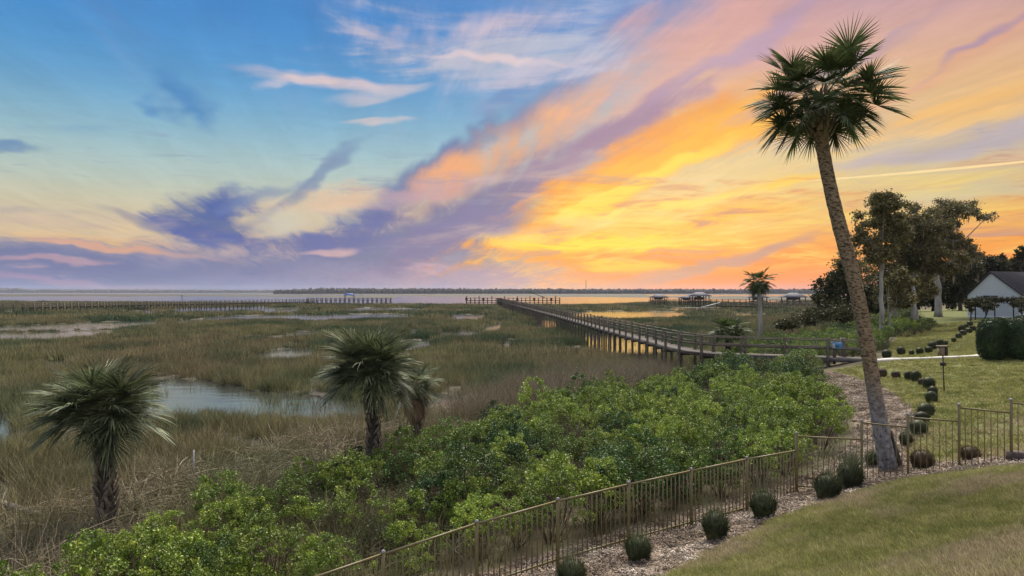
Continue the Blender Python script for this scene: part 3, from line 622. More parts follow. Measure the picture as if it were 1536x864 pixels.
# sparse stems standing in the shallow pools
n = 34000; X, Y = wedge_points(13, 130, n, .86, 0, 1.5); ok = water_mask(X, Y) & (fbm(X, Y, 61, 3, .3) > .50) & (rng.uniform(0, 1, n) < np.clip(70 / Y - .3, .12, 1)); X, Y = X[ok], Y[ok]
sp = [tuft_mesh('emergent_tuft', M['spartina'], n=9, spread=.4, h=.36, w=.018, lean=.25, bend=.3, seed=70 + i, seg=1) for i in range(3)]
scatter('emergent_marsh_grass', np.c_[X, Y, np.full(len(X), -.02)], rng.uniform(.6, 1.2, len(X)), sp, 'thin grass stems standing in the shallow pools', 'marsh grass', rng.uniform(0, .6, len(X)))
# reeds
rd_up = [tuft_mesh('reed_tuft', M['reed'], n=26, spread=.3, h=.95, w=.013, lean=.25, bend=.5, seed=80 + i, seg=3) for i in range(4)]
def tangle(seed, n=26, spread=.5):
    r = np.random.default_rng(seed); g = Geo()
    for _ in range(n):
        a = r.uniform(0, 2 * pi); L_ = r.uniform(.5, 1.3); p0 = np.array([r.uniform(-spread, spread), r.uniform(-spread, spread), r.uniform(0, .25)])
        d = np.array([cos(a), sin(a), r.uniform(-.05, .9)]); d /= np.linalg.norm(d); side = np.array([-sin(a), cos(a), 0]) * r.normal(0, .25)
        pts = [p0 + d * L_ * t + side * t * t * L_ - np.array([0, 0, .55 * t * t * L_ * max(d[2], 0)]) for t in (0, .35, .7, 1)]
        w = r.uniform(.005, .012)
        g.tube(pts, [w, w, w * .8, w * .4], 3, False)
    return g.mesh('reed_tangle', M['reed'])
rd_tg = [tangle(90 + i) for i in range(4)]
n = 11000; X = rng.uniform(-22, 14, n); Y = rng.uniform(8, 52, n); ok = in_reed(X, Y) & ~water_mask(X, Y) & (zone(X, Y) <= 1); X, Y = X[ok], Y[ok]
scatter('dead_reeds', np.c_[X, Y, ground(X, Y) - .03], rng.uniform(.65, 1.25, len(X)) * (.7 + .5 * fbm(X, Y, 3, 3, .3)), rd_up[:2] + rd_tg, 'tangled tan dead reeds between marsh and shrubs', 'reeds', fbm(X, Y, 33, 3, .35) * 1.6 - .5, rotx=.15)
n = 6000; X = rng.uniform(-3, 14, n); Y = rng.uniform(29, 53, n); ok = in_reed(X, Y) & (Y > 28 + .9 * np.abs(X - 1)) & (zone(X, Y) <= 1) & (rng.uniform(0, 1, n) < .75); X, Y = X[ok], Y[ok]
scatter('grey_reed_belt', np.c_[X, Y, ground(X, Y) - .03], rng.uniform(.8, 1.3, len(X)), rd_up, 'pale grey standing reeds between the far shrubs and the boardwalk', 'reeds', rng.uniform(0, .25, len(X)), rotx=.12)
# pale standing stalks by the middle pools
n = 3400; X = rng.uniform(-6, 13, n); Y = rng.uniform(25, 58, n); ok = (fbm(X, Y, 67, 3, .3) > .52) & ~in_reed(X, Y) & (zone(X, Y) == 0) & (X > -4 + (Y - 25) * .2); X, Y = X[ok], Y[ok]
scatter('pale_reed_stalks', np.c_[X, Y, ground(X, Y) - .03], rng.uniform(.6, 1.1, len(X)), rd_up, 'pale dry stalks scattered in the marsh beside the shrubs', 'reeds', rng.uniform(0, .5, len(X)), rotx=.12)

# lawn blades
tf = [tuft_mesh('turf_tuft', M['turf'], n=42, spread=.085, h=.05, w=.0075, lean=.55, bend=.6, seed=100 + i, seg=1) for i in range(4)]
tf2 = [tuft_mesh('turf_clump', M['turf'], n=60, spread=.22, h=.06, w=.022, lean=.6, bend=.6, seed=110 + i, seg=1) for i in range(3)]
n = 78000; X = rng.uniform(-3, 14.5, n); Y = rng.uniform(4, 16, n); ok = inpoly(X + (fbm(X, Y, 8, 2, 2.5) - .5) * .25, Y + (fbm(X, Y, 9, 2, 3.5) - .5) * .5, LAWN_NEAR) & (np.abs(X) < 1.5 * Y); X, Y = X[ok], Y[ok]
dry = np.clip((fbm(X, Y, 71, 3, .55) - .52) * 4 + (fbm(X, Y, 73, 2, 2.5) - .5) * 1.2, 0, 1)
scatter('lawn_grass_near', np.c_[X, Y, ground(X, Y) - .01], rng.uniform(.6, 1.25, len(X)), tf, 'short yellow-green lawn grass on the near bank', 'lawn', dry, rotx=.1)
n = 110000; X, Y = wedge_points(14, 85, n, .86, 0, 1.35); ok = (zone(X, Y) == 3) & ~inpoly(X, Y, LAWN_NEAR) & (X > 0); X, Y = X[ok], Y[ok]
dry = np.clip((fbm(X, Y, 75, 3, .3) - .5) * 5 - .1, 0, 1) * np.clip((34 - Y) / 8, 0, 1)
scatter('lawn_grass_far', np.c_[X, Y, ground(X, Y) - .01], rng.uniform(.6, 1.3, len(X)), tf2, 'lawn grass beyond the metal fence', 'lawn', dry, rotx=.1)
wt = [tuft_mesh('weed_tuft', M['turf'], n=16, spread=.05, h=.10, w=.011, lean=.6, bend=.5, seed=150 + i) for i in range(3)]
X = rng.uniform(-1, 13, 1500); Y = rng.uniform(6, 16, 1500); ok = inpoly(X, Y + .1, LAWN_NEAR) & (fbm(X, Y, 99, 3, 1.2) > .5); X, Y = X[ok], Y[ok]
scatter('lawn_weeds', np.c_[X, Y, ground(X, Y) - .01], rng.uniform(.5, 1.1, len(X)), wt, 'small weeds and longer tufts dotted in the near lawn', 'weeds', rng.uniform(0, .5, len(X)), rotx=.2)
# mulch chips
def chips(seed, n=26, spread=.14, s=.045):
    r = np.random.default_rng(seed); g = Geo()
    for _ in range(n):
        L_ = s * r.uniform(.5, 1.6); g.box((r.uniform(-spread, spread), r.uniform(-spread, spread), r.uniform(.0, .03)), (L_, L_ * r.uniform(.2, .45), .006), r.uniform(0, pi), r.normal(0, .4))
    return g.mesh('chip_cluster', M['chip'])
ch = [chips(120 + i) for i in range(5)]
n = 34000; X = rng.uniform(-5, 18, n); Y = rng.uniform(8, 38, n) ** 1.0; ok = inpoly(X, Y, MULCH_NEAR) & (np.abs(X) < .8 * Y); X, Y = X[ok], Y[ok]
scatter('bark_mulch', np.c_[X, Y, ground(X, Y) + .002], rng.uniform(.6, 1.3, len(X)), ch, 'grey and tan bark mulch along the fence and path', 'mulch')

# ------------------------------------------------------------------ shrubs
def shrub_mesh(name, seed, mat, h=1.25, r=.75, tips=34, per=60, leaf=.055, tip_r=.17, gap=.0, asp=.5, stems=14):
    q = np.random.default_rng(seed); C = []; g = Geo(); P = []
    for i in range(tips):
        a = q.uniform(0, 2 * pi); t = q.uniform(0, 1) ** .6; rr = r * t * q.uniform(.75, 1.1); z = h * (q.uniform(.72, 1.0) * np.sqrt(max(0.05, 1 - .75 * t * t)) if q.uniform() < .72 else q.uniform(.25, .7))
        p = np.array([rr * cos(a), rr * sin(a), z]); P.append(p); s = tip_r * q.uniform(.6, 1.3)
        dd = q.normal(size=(per, 3)); dd /= np.linalg.norm(dd, axis=1)[:, None]; C.append(p + dd * np.array([s, s, s * .85]) * (q.uniform(.25, 1, per) ** .5)[:, None])
    C = np.vstack(C); C = C[C[:, 2] > .03]; V, Fq = leaf_quads(C, leaf, q, asp, up=1)
    nl = len(Fq)
    for i in range(min(stems, tips)):
        p = P[i]; b = np.array([p[0] * .15, p[1] * .15, 0]); g.tube([b, (b + p) * .5 + q.normal(0, .05, 3), p], [.014, .01, .004], 4, False)
    V2 = np.vstack(g.V); F2 = np.vstack(g.F4) + len(V)
    return np_mesh(name, np.vstack([V, V2]), [Fq, F2], mats=[mat, M['twig']], midx=np.r_[np.zeros(nl), np.ones(len(F2))])
SH_Y = [shrub_mesh('shrub_bright', 200 + i, M['leaf_yellow'], h=1.15 + .12 * i, r=.62 + .05 * i, tips=44, per=104, leaf=.046, tip_r=.115) for i in range(5)]
SH_D = [shrub_mesh('shrub_dull', 220 + i, M['leaf_dull'], h=1.05 + .1 * i, r=.65, tips=26, per=46, leaf=.05, tip_r=.22, stems=20) for i in range(4)]
SH_K = [shrub_mesh('shrub_dark', 240 + i, M['leaf_dark'], h=1.5, r=.8, tips=50, per=80, leaf=.06, tip_r=.2) for i in range(2)]
THICK = [(-8.2, 9.4), (-8.6, 12), (-8.3, 13.6), (-8.1, 15.4), (-7.0, 17.8), (-4.6, 20.7), (-3.1, 23.8), (-1.2, 26.8), (1.1, 30.8), (4.6, 37), (9.3, 41.0), (12.5, 42.0), (16, 40.6), (17.0, 38.6), (15.2, 35), (13.8, 30), (12.4, 25.8), (10.8, 22.6), (9.2, 20.7), (7.7, 19.3), (6.0, 18.2), (2.8, 16.4), (-1.0, 14.2), (-5.8, 11.4), (-7.2, 9.8)]
def jit_in(poly, n, x0, x1, y0, y1, dmin):
    """points inside poly no closer than dmin(y)"""
    X = rng.uniform(x0, x1, n); Y = rng.uniform(y0, y1, n); ok = inpoly(X, Y, poly); X, Y = X[ok], Y[ok]; keep = []; grid = {}
    for x, y in zip(X, Y):
        k = (int(x // dmin), int(y // dmin)); good = True
        for i in (-1, 0, 1):
            for j in (-1, 0, 1):
                for (a, b) in grid.get((k[0] + i, k[1] + j), ()):
                    if (a - x) ** 2 + (b - y) ** 2 < dmin * dmin: good = False
        if good: grid.setdefault(k, []).append((x, y)); keep.append((x, y))
    return np.array(keep)
pts = jit_in(THICK, 9000, -16, 17.5, 6, 43, .70)
hm = .55 + .95 * fbm(pts[:, 0], pts[:, 1], 81, 3, .35)
edge = np.ones(len(pts))
fd = np.abs((pts[:, 0] + 2.24) * .915 - (pts[:, 1] - 11.9) * 1.58) / 1.826     # distance to the line of the fence
hm *= np.where(fd < 1.2, .8, 1.0); kind = fbm(pts[:, 0], pts[:, 1], 83, 3, .28) + rng.normal(0, .09, len(pts)) + np.clip(2.5 - fd, 0, 1) * .15
isY = kind > .31
zz = ground(pts[:, 0], pts[:, 1]) - .05
tn = np.clip((fbm(pts[:, 0], pts[:, 1], 87, 3, .4) - .5) * 3 + rng.normal(.3, .35, len(pts)), 0, 1)
a_ = pts[isY]; scatter('shrub_thicket', np.c_[a_, zz[isY]], hm[isY] * rng.uniform(.7, 1.2, isY.sum()) * np.clip(.82 + (a_[:, 1] - 9) * .02, .82, 1), SH_Y, 'dense bright green shrub thicket filling the slope behind the fence', 'shrubs', tn[isY], rotx=.12)
b_ = pts[~isY]; scatter('brushy_undergrowth', np.c_[b_, zz[~isY]], hm[~isY] * rng.uniform(.7, 1.0, (~isY).sum()), SH_D, 'dull olive brush and bare stems growing between the bright shrubs', 'brush', rng.uniform(0, 1, (~isY).sum()), rotx=.15)
# weeds at the foot of the thicket
pts = jit_in(THICK, 9000, -16, 17.5, 6, 43, .5); X, Y = pts[:, 0] + .2, pts[:, 1] + .1
wd = [tuft_mesh('weed_tuft', M['leaf_dull'], n=40, spread=.3, h=.42, w=.02, lean=.6, bend=.5, seed=130 + i) for i in range(3)] + rd_tg[3:]
scatter('understorey_weeds', np.c_[X, Y, ground(X, Y) - .02], rng.uniform(.6, 1.2, len(X)), wd, 'low weeds and dry stems under the shrubs', 'weeds', rng.uniform(0, 1, len(X)), rotx=.2)
# shrubs that stand out singly from the thicket: pixel of the crown's centre, height over ground, scale, mesh, label
for px, py, s, me, lab in [
    (768, 705, 1.0, SH_K[0], 'dark rounded dense green shrub standing alone in the middle of the thicket'),
    (532, 700, .85, SH_K[1], 'deep green leafy shrub at the foot of the middle palm trunk'),
    (365, 770, 1.05, SH_Y[1], 'large bright green shrub mound low in the left part of the thicket'),
    (350, 745, .7, SH_Y[3], 'yellow-green rounded shrub at the edge of the dead reeds'),
    (165, 835, .85, SH_Y[2], 'bright green shrub below the left palm at the bottom edge'),
    (540, 765, .95, SH_Y[4], 'tall lime green shrub between the middle palm and the fence end'),
    (740, 625, .9, SH_K[1], 'dark green shrub at the thicket edge right of the leaning white stick'),
    (690, 768, .7, SH_Y[0], 'small lime green shrub just above the fence rail'),
    (820, 612, .95, SH_Y[3], 'pale green shrub crown on the far edge of the thicket')]:
    zc = .9; d = (CAMZ - zc) * F / (py - HZ); x, y = (px - CX) / F * d, d
    for _ in range(4): zc = gz(x, y) + .75 * s; d = (CAMZ - zc) * F / (py - HZ); x, y = (px - CX) / F * d, d
    tag(link('shrub', me, None, (x, y, gz(x, y) - .04), (0, 0, rng.uniform(0, 6)), (s, s, s)), lab, 'shrub', 'shrubs that stand out of the thicket')
# thicket beyond the boardwalk and low growth under the oaks
BACK1 = [(12.8, 46), (20.5, 42.2), (22.5, 43), (24.5, 47), (28.5, 53), (31.5, 57), (30.5, 61), (26, 66), (21.5, 60), (17, 52.5)]
pts = jit_in(BACK1, 4000, 12, 33, 41, 67, .85)
scatter('far_shrub_thicket', np.c_[pts, ground(pts[:, 0], pts[:, 1])], rng.uniform(.8, 1.15, len(pts)), SH_Y, 'green shrubs and saplings behind the boardwalk', 'shrubs', rng.uniform(0, .9, len(pts)))
BACK2 = [(29, 58), (36, 61), (44, 72), (52, 84), (60, 104), (66, 112), (60, 118), (50, 104), (40, 88), (31, 68)]
pts = jit_in(BACK2, 3000, 24, 68, 55, 120, 1.5)
scatter('grove_undergrowth', np.c_[pts, ground(pts[:, 0], pts[:, 1])], rng.uniform(.7, 1.4, len(pts)), SH_Y[:3] + SH_D[:2], 'low green undergrowth beneath the grove of trees', 'shrubs', rng.uniform(0, 1, len(pts)))
# silvery stems with big leaves by the boardwalk
st = [tuft_mesh('pale_stem_tuft', M['reed'], n=14, spread=.3, h=1.15, w=.03, lean=.15, bend=.2, seed=140 + i) for i in range(2)]
X = rng.uniform(15.5, 21, 60); Y = 43.0 + rng.uniform(.8, 3, 60); scatter('pale_stalks', np.c_[X, Y, ground(X, Y)], rng.uniform(.8, 1.2, 60), st, 'tall pale dry stalks just behind the boardwalk rail', 'stalks', rng.uniform(0, .3, 60))

# ------------------------------------------------------------------ ornamental grass mounds
def mound_mesh(name, seed, mat, n=1700, h=.62, mat2=None, wisp=90):
    q = np.random.default_rng(seed); rr = h * .56; c = np.array([0, 0, h * .5]); d = q.normal(size=(n, 3)); d[:, 2] = d[:, 2] * .8 + .25; d /= np.linalg.norm(d, axis=1)[:, None]
    L_ = rr * q.uniform(.8, 1.08, n); tip = c + d * L_[:, None] * [1, 1, .92]; tip[:, 2] = np.maximum(tip[:, 2], .02)
    base = np.array([0, 0, .03]) + d * [.35 * rr, .35 * rr, .1 * rr]; midp = base * .35 + tip * .65 + np.array([0, 0, .04]); w = .0055
    wd = q.uniform(0, 2 * pi, n); s = np.stack([np.cos(wd), np.sin(wd), 0 * wd], -1) * w
    if wisp:   # a few long seed stems arching out of the mound
        k = wisp; up = q.normal(size=(k, 3)) * [.5, .5, .1] + [0, 0, 1]; tip[:k] = np.array([0, 0, h * .55]) + up * (h * q.uniform(.55, 1.05, k))[:, None]; midp[:k] = tip[:k] * .55 + [0, 0, .12]; s[:k] *= .5
    V = np.stack([base - s, base + s, midp - s, midp + s, tip - s * .25, tip + s * .25], 1).reshape(-1, 3); b = np.arange(n)[:, None] * 6
    Fq = np.concatenate([np.stack([b, b + 1, b + 3, b + 2], -1).reshape(-1, 4), np.stack([b + 2, b + 3, b + 5, b + 4], -1).reshape(-1, 4)])
    mi = np.tile((np.arange(n) < wisp), 2).astype(int)
    g = Geo(); a = np.linspace(0, 2 * pi, 13)[:-1]; prof = [(0, .0), (.62, .06), (.78, .35), (.72, .62), (.42, .84), (0, .9)]
    V2 = np.array([[p * rr * cos(t), p * rr * sin(t), z * h] for p, z in prof for t in a]); m_ = 12
    F2 = np.array([(i * m_ + j, i * m_ + (j + 1) % m_, (i + 1) * m_ + (j + 1) % m_, (i + 1) * m_ + j) for i in range(5) for j in range(m_)]) + len(V)
    return np_mesh(name, np.vstack([V, V2]), [Fq, F2], mats=[mat, M['tuft_pale']], midx=np.r_[mi, np.zeros(len(F2))])
MO_D = [mound_mesh('grass_mound', 300 + i, M['tuft']) for i in range(3)]; MO_B = [mound_mesh('grass_mound', 310 + i, M['tuft_brown'], wisp=0) for i in range(2)]
MO_W = mound_mesh('grass_mound', 320, M['tuft'], wisp=420)
MO_S = [mound_mesh('grass_mound', 330 + i, M['tuft'], n=420, wisp=0) for i in range(2)]; MO_SB = [mound_mesh('grass_mound', 340, M['tuft_brown'], n=420, wisp=0)]
def place_mound(px, py, wpx, me, lab, grp, zg=None):
    """px,py: foot of the mound in the photograph; wpx: its width there"""
    z = 1.0 if zg is None else zg
    for _ in range(8): x, y, _z = world_at(px, py, z); z = .5 * z + .5 * gz(x, y)
    s = wpx / F * y / .70; sv = rng.uniform(.86, 1.16, 3) if wpx < 40 else rng.uniform(.94, 1.08, 3)
    tag(link('ornamental_grass', me, None, (x, y, gz(x, y) - .02), (rng.normal(0, .06), rng.normal(0, .06), rng.uniform(0, 6)), tuple(s * sv)), lab, 'ornamental grass', grp)
g1, g2, g3 = 'grass mounds along the near side of the fence', 'grass mounds beyond the fence', 'grass mounds edging the distant bed'
for a in [(858, 876, 50, MO_D[0], 'dark grass mound cut by the bottom edge, leftmost along the fence', g1), (957, 838, 44, MO_D[1], 'narrow dark grass mound between second and third whole fence panels', g1),
          (1073, 806, 48, MO_D[2], 'round dark grass mound with one pale arching blade, on the mulch', g1), (1145, 776, 46, MO_D[0], 'round dark grass mound with wispy green top near the step in the fence', g1),
          (1240, 749, 48, MO_D[1], 'dark grass mound just right of the tall step post', g1), (1272, 733, 46, MO_W, 'wispy pale green grass clump behind the fence panel left of the tall palm', g2),
          (1306, 698, 24, MO_D[2], 'small dark grass mound at the left foot of the tall palm', g2), (1381, 705, 36, MO_B[0], 'brown grass mound behind the fence right of the tall palm', g2),
          (1454, 693, 30, MO_B[1], 'brown square-topped grass mound behind the fence near the brick step', g2), (1356, 667, 22, MO_D[0], 'small dark grass mound behind the top of a fence post, up the path', g2),
          (1377, 650, 30, MO_S[0], 'dark grass mound on the path edge above the fence rail', g2), (1389, 625, 30, MO_S[1], 'plump dark grass mound low on the curved row', g2), (1383, 634, 24, MO_S[0], 'grass mound tucked below the plump one in the curved row', g2),
          (1397, 604, 22, MO_S[1], 'green grass mound halfway along the curved row', g2), (1398, 594, 18, MO_S[0], 'grass mound second above the halfway point of the curved row', g2), (1392, 583, 20, MO_S[1], 'grass mound at the bend of the curved row', g2),
          (1381, 577, 12, MO_SB[0], 'tiny brown grass mound inside the bend of the row', g2), (1374, 572, 19, MO_S[0], 'grass mound where the row turns toward the palm', g2), (1362, 569, 15, MO_S[1], 'small grass mound second from the turn of the row', g2),
          (1343, 567, 15, MO_SB[0], 'brown grass mound left of the turn of the row', g2), (1324, 565, 16, MO_SB[0], 'dark brown grass mound beside the palm trunk at the head of the path', g2)]:
    place_mound(*a, zg=1.4)
row = [(1330, 537), (1352, 532), (1368, 533), (1379, 531), (1391, 529), (1400, 525), (1412, 522), (1418, 518), (1429, 513), (1438, 508), (1446, 503), (1453, 500), (1461, 497), (1441, 497), (1449, 492), (1456, 489)]
for i, (px, py) in enumerate(row):
    place_mound(px + rng.normal(0, 1.2), py, (13 if i < 8 else 10) * rng.uniform(.75, 1.25), MO_S[i % 2], 'small dark round grass mound edging the distant mulch bed', g3, zg=2.2)

# ------------------------------------------------------------------ palms
def frond_mesh(name, pitch, seed, Lp=1.1, Lb=.95, n=44, droop=.5, w=.034, mat='frond', fold=.42, span=150):
    """costapalmate leaf leaving the crown at 'pitch' degrees: arching stalk, folded fan of narrow segments"""
    r = np.random.default_rng(seed); pt = R(pitch); g = Geo()
    P = []; a = pt; p = np.zeros(3)
    for i in range(8):
        P.append(p.copy()); p = p + np.array([cos(a), 0, sin(a)]) * Lp / 7; a -= R(1.5 + 5.5 * droop * max(cos(a), 0) ** .7)
    P = np.array(P); g.tube(P, np.linspace(.022, .011, 8), 5, False); Vs = np.vstack(g.V); Fs = np.vstack(g.F4)
    hub = P[-1]; d0 = np.array([cos(a), 0, sin(a)]); up0 = np.array([-sin(a), 0, cos(a)]); sd = np.array([0, 1.0, 0])
    V, Fq = [], []; nb = 0; seg = 5
    for k in range(n):
        u = (k + .5) / n * 2 - 1; th = R(span) * u + r.normal(0, .02); L_ = Lb * (1 - .30 * abs(u) ** 1.6) * r.uniform(.9, 1.08)
        costa = .35 * Lb * (1 - abs(u)) * .9                                       # inner segments leave further along the rib
        base = hub + d0 * costa - np.array([0, 0, 1]) * costa * costa * .5 * droop
        d = d0 * cos(th) + sd * sin(th) + up0 * (fold * abs(sin(th)) + r.normal(0, .05)); d /= np.linalg.norm(d)
        wv = np.cross(d, up0 + sd * .6 * np.sign(u)); wv /= np.linalg.norm(wv) + 1e-9
        q = base.copy(); dd = d.copy(); stepL = L_ / seg; ws = np.array([.35, .95, 1.0, .75, .4, .06]) * w
        for j in range(seg + 1):
            V += [q - wv * ws[j] / 2, q + wv * ws[j] / 2]
            dd = dd + np.array([0, 0, -1]) * droop * (.05 + .10 * j) * r.uniform(.7, 1.3); dd /= np.linalg.norm(dd); q = q + dd * stepL
        for j in range(seg): b = nb + 2 * j; Fq.append([b, b + 1, b + 3, b + 2])
        nb += 2 * (seg + 1)
    V = np.array(V); nl = len(Fq)
    return np_mesh(name, np.vstack([V, Vs]), [np.array(Fq), Fs + len(V)], mats=[M[mat], M['petiole']], midx=np.r_[np.zeros(nl), np.ones(len(Fs))])
def boot_mesh(seed, L_=.30, wb=.13, wt=.045, th=.035, out=.10, side=.10):
    """a cut leaf base: a slab that leaves the trunk, leans aside and ends in a ragged stub"""
    r = np.random.default_rng(seed); V = []
    for t, w, o in ((0, wb, 0), (.5, wb * .7, out * .55), (1, wt, out)):
        for (i, j) in ((-1, 0), (1, 0), (1, 1), (-1, 1)): V.append((o - .01 + j * th, i * w / 2 + side * t, L_ * t + (r.normal(0, .012) if t else 0)))
    Fq = []
    for s in (0, 4):
        for j in range(4): Fq.append([s + j, s + (j + 1) % 4, s + 4 + (j + 1) % 4, s + 4 + j])
    Fq += [[3, 2, 1, 0], [8, 9, 10, 11]]
    return np_mesh('boot', np.array(V), np.array(Fq), M['boot'])
BOOT = [boot_mesh(i, side=(.11 if i % 2 else -.11)) for i in range(4)]
def trunk_obj(parent, pts, rad, mat, lump=.03, n=20, rings=60, seed=0, name='trunk'):
    pts = np.array(pts, float); t = np.linspace(0, 1, len(pts)); T = np.linspace(0, 1, rings)
    for _ in range(2): pts[1:-1] = pts[1:-1] * .6 + (pts[:-2] + pts[2:]) * .2
    P = np.stack([np.interp(T, t, pts[:, k]) for k in range(3)], -1)
    for _ in range(int(rings / len(pts))): P[1:-1] = P[1:-1] * .5 + (P[:-2] + P[2:]) * .25
    return Geo().tube(P, np.interp(T, np.linspace(0, 1, len(rad)), rad), n, True, lump, seed).build(name, mat, parent, smooth=True)
def palm_crown(root, at, fronds, nfr, pitches, seed, scale=1.0, name='frond'):
    """fronds: dict pitch -> meshes; even golden-angle spread, steep ones in the middle"""
    r = np.random.default_rng(seed); keys = sorted(fronds)
    for i in range(nfr):
        u = (i + .5) / nfr; p = math.degrees(math.asin(sin(R(pitches[0])) * (1 - u) + sin(R(pitches[1])) * u)) * .6 + (pitches[0] * (1 - u) + pitches[1] * u) * .4 + r.normal(0, 7); k = min(keys, key=lambda q: abs(q - p)); me = fronds[k][r.integers(len(fronds[k]))]
        yaw = i * 2.39996 + r.normal(0, .18); s = scale * r.uniform(.8, 1.14)
        link(name, me, root, (at[0] + .05 * cos(yaw), at[1] + .05 * sin(yaw), at[2] + .002 * i), (r.normal(0, .16), -R(p - k), yaw), (s, s, s))
fr_big = {p: [frond_mesh('frond', p, 400 + p + j, Lp=1.38, Lb=1.0, n=46, droop=.17, w=.052, span=162) for j in range(2)] for p in (80, 55, 30, 5, -25, -50)}
fr_low = {p: [frond_mesh('frond', p, 500 + p + j, Lp=.72, Lb=1.05, n=56, droop=.36, w=.040, mat='frond_pale', span=135) for j in range(2)] for p in (80, 55, 30, 5, -25, -50)}
fr_far = {p: [frond_mesh('frond', p, 600 + p, Lp=.7, Lb=.8, n=20, droop=.5, w=.09, span=140)] for p in (75, 40, 5, -35)}
fr_dead = {p: [frond_mesh('dead_frond', p, 700 + p, Lp=.5, Lb=.8, n=24, droop=1.6, w=.035, mat='frond_dead', span=80)] for p in (-20, -60)}
def boots(root, c0, c1, r0, r1, n, seed, s=1.0, path=None):
    r = np.random.default_rng(seed)
    for i in range(n):
        t = (i + .5) / n; yaw = i * 2.39996; rad = r0 + (r1 - r0) * t
        c = np.array(c0) * (1 - t) + np.array(c1) * t if path is None else path(t)
        q = s * r.uniform(.85, 1.15)
        link('boot', BOOT[i % 4], root, (c[0] + rad * cos(yaw), c[1] + rad * sin(yaw), c[2]), (0, 0, yaw + r.normal(0, .1)), (q, q, q))
def rel(p, o): return (p[0] - o[0], p[1] - o[1], p[2] - o[2])

# tall leaning palm
D0 = 18.4
line = [(1333, 712, 17), (1329, 690, 14.5), (1321, 650, 12.8), (1313, 600, 12.2), (1306, 555, 12), (1298, 500, 11.8), (1287, 440, 12), (1277, 400, 12.2), (1262, 350, 12), (1249, 302, 11.4), (1239, 250, 11), (1233, 215, 11), (1229, 188, 12.5), (1229, 160, 12)]
Wp = [world_deep(px, py, D0) for px, py, _ in line]; rad = [w * .86 / F * D0 for *_, w in line]
base = (Wp[0][0], D0, gz(Wp[0][0], D0) - .05); root = empty('palm_tree', base)
tag(root, 'tall leaning cabbage palm with bare brown trunk rising in front of the sunset', 'palm tree')
mt, nt = mat_new('palm_trunk_bark'); N = nt.nodes.new; L = nt.links.new
out = N('ShaderNodeOutputMaterial'); b = N('ShaderNodeBsdfPrincipled'); b.inputs['Roughness'].default_value = .9; b.inputs['Specular IOR Level'].default_value = .2
g = N('ShaderNodeNewGeometry'); sp_ = N('ShaderNodeSeparateXYZ'); L(g.outputs['Position'], sp_.inputs[0])
def nz_(scale, st, detail=5):
    mp = N('ShaderNodeMapping'); mp.inputs[3].default_value = st; L(g.outputs['Position'], mp.inputs[0]); n = N('ShaderNodeTexNoise'); n.inputs['Scale'].default_value = scale; n.inputs['Detail'].default_value = detail; n.inputs['Roughness'].default_value = .65; L(mp.outputs[0], n.inputs[0]); return n.outputs[0]
def rmp(f, s):
    r_ = N('ShaderNodeValToRGB'); e = r_.color_ramp.elements
    for i, (p, c) in enumerate(s):
        q = e[i] if i < 2 else e.new(p)
        q.position = p; q.color = tuple(c) + (1,)
    L(f, r_.inputs[0]); return r_.outputs[0]
brown = rmp(nz_(11, (1, 1, 2.0)), [(.40, (.045, .034, .022)), (.47, (.20, .15, .095)), (.68, (.34, .26, .17))])
grey = rmp(nz_(8, (1, 1, 1)), [(.34, (.05, .05, .055)), (.48, (.19, .195, .21)), (.7, (.36, .365, .39))])
mr = N('ShaderNodeMapRange'); mr.inputs[1].default_value = 3.1; mr.inputs[2].default_value = 4.6; ad_ = N('ShaderNodeMath'); ad_.operation = 'ADD'; L(sp_.outputs[2], ad_.inputs[0]); L(nz_(3, (1, 1, .6)), ad_.inputs[1]); L(ad_.outputs[0], mr.inputs[0])
mx = N('ShaderNodeMix'); mx.data_type = 'RGBA'; L(mr.outputs[0], mx.inputs[0]); L(grey, mx.inputs[6]); L(brown, mx.inputs[7]); L(mx.outputs[2], b.inputs['Base Color'])
bp = N('ShaderNodeBump'); bp.inputs['Strength'].default_value = .9; bp.inputs['Distance'].default_value = .04; L(nz_(7, (1, 1, 2.2)), bp.inputs['Height']); L(bp.outputs[0], b.inputs['Normal']); L(b.outputs[0], out.inputs[0])
pts = [rel(p, base) for p in Wp]; pts[0] = (pts[0][0], 0, -.05)
trunk_obj(root, pts, rad, mt, .018, 22, 160, 5)
def tp(t):
    k = t * (len(pts) - 1); i = min(int(k), len(pts) - 2); f = k - i; return np.array(pts[i]) * (1 - f) + np.array(pts[i + 1]) * f
sl = Geo()   # the old bark slab at the foot
for i in range(9): sl.tube([(.22 + .03 * i % .1, -.1 + .03 * i, 0), (.15, -.1 + .03 * i, .45 + .05 * (i % 3)), (.03, -.08 + .03 * i, 1.0 + .1 * (i % 2))], [.07, .06, .02], 6, True, .2, i)
sl.build('bark_slab', M['bark_dark'], root)
# short stubs at the upper trunk and the crown shaft
for i in range(46):
    t = i / 46; c = tp(.86 + .14 * t); yaw = i * 2.39996; rr = .22 + .03 * sin(i)
    link('boot', BOOT[i % 4], root, (c[0] + rr * cos(yaw), c[1] + rr * sin(yaw), c[2] + .1), (0, 0, yaw), (1.3, 1.1, 1.0 + .4 * t))
cx = rel(world_deep(1231, 151, D0), base)
palm_crown(root, cx, fr_big, 72, (66, -44), 21, .77)

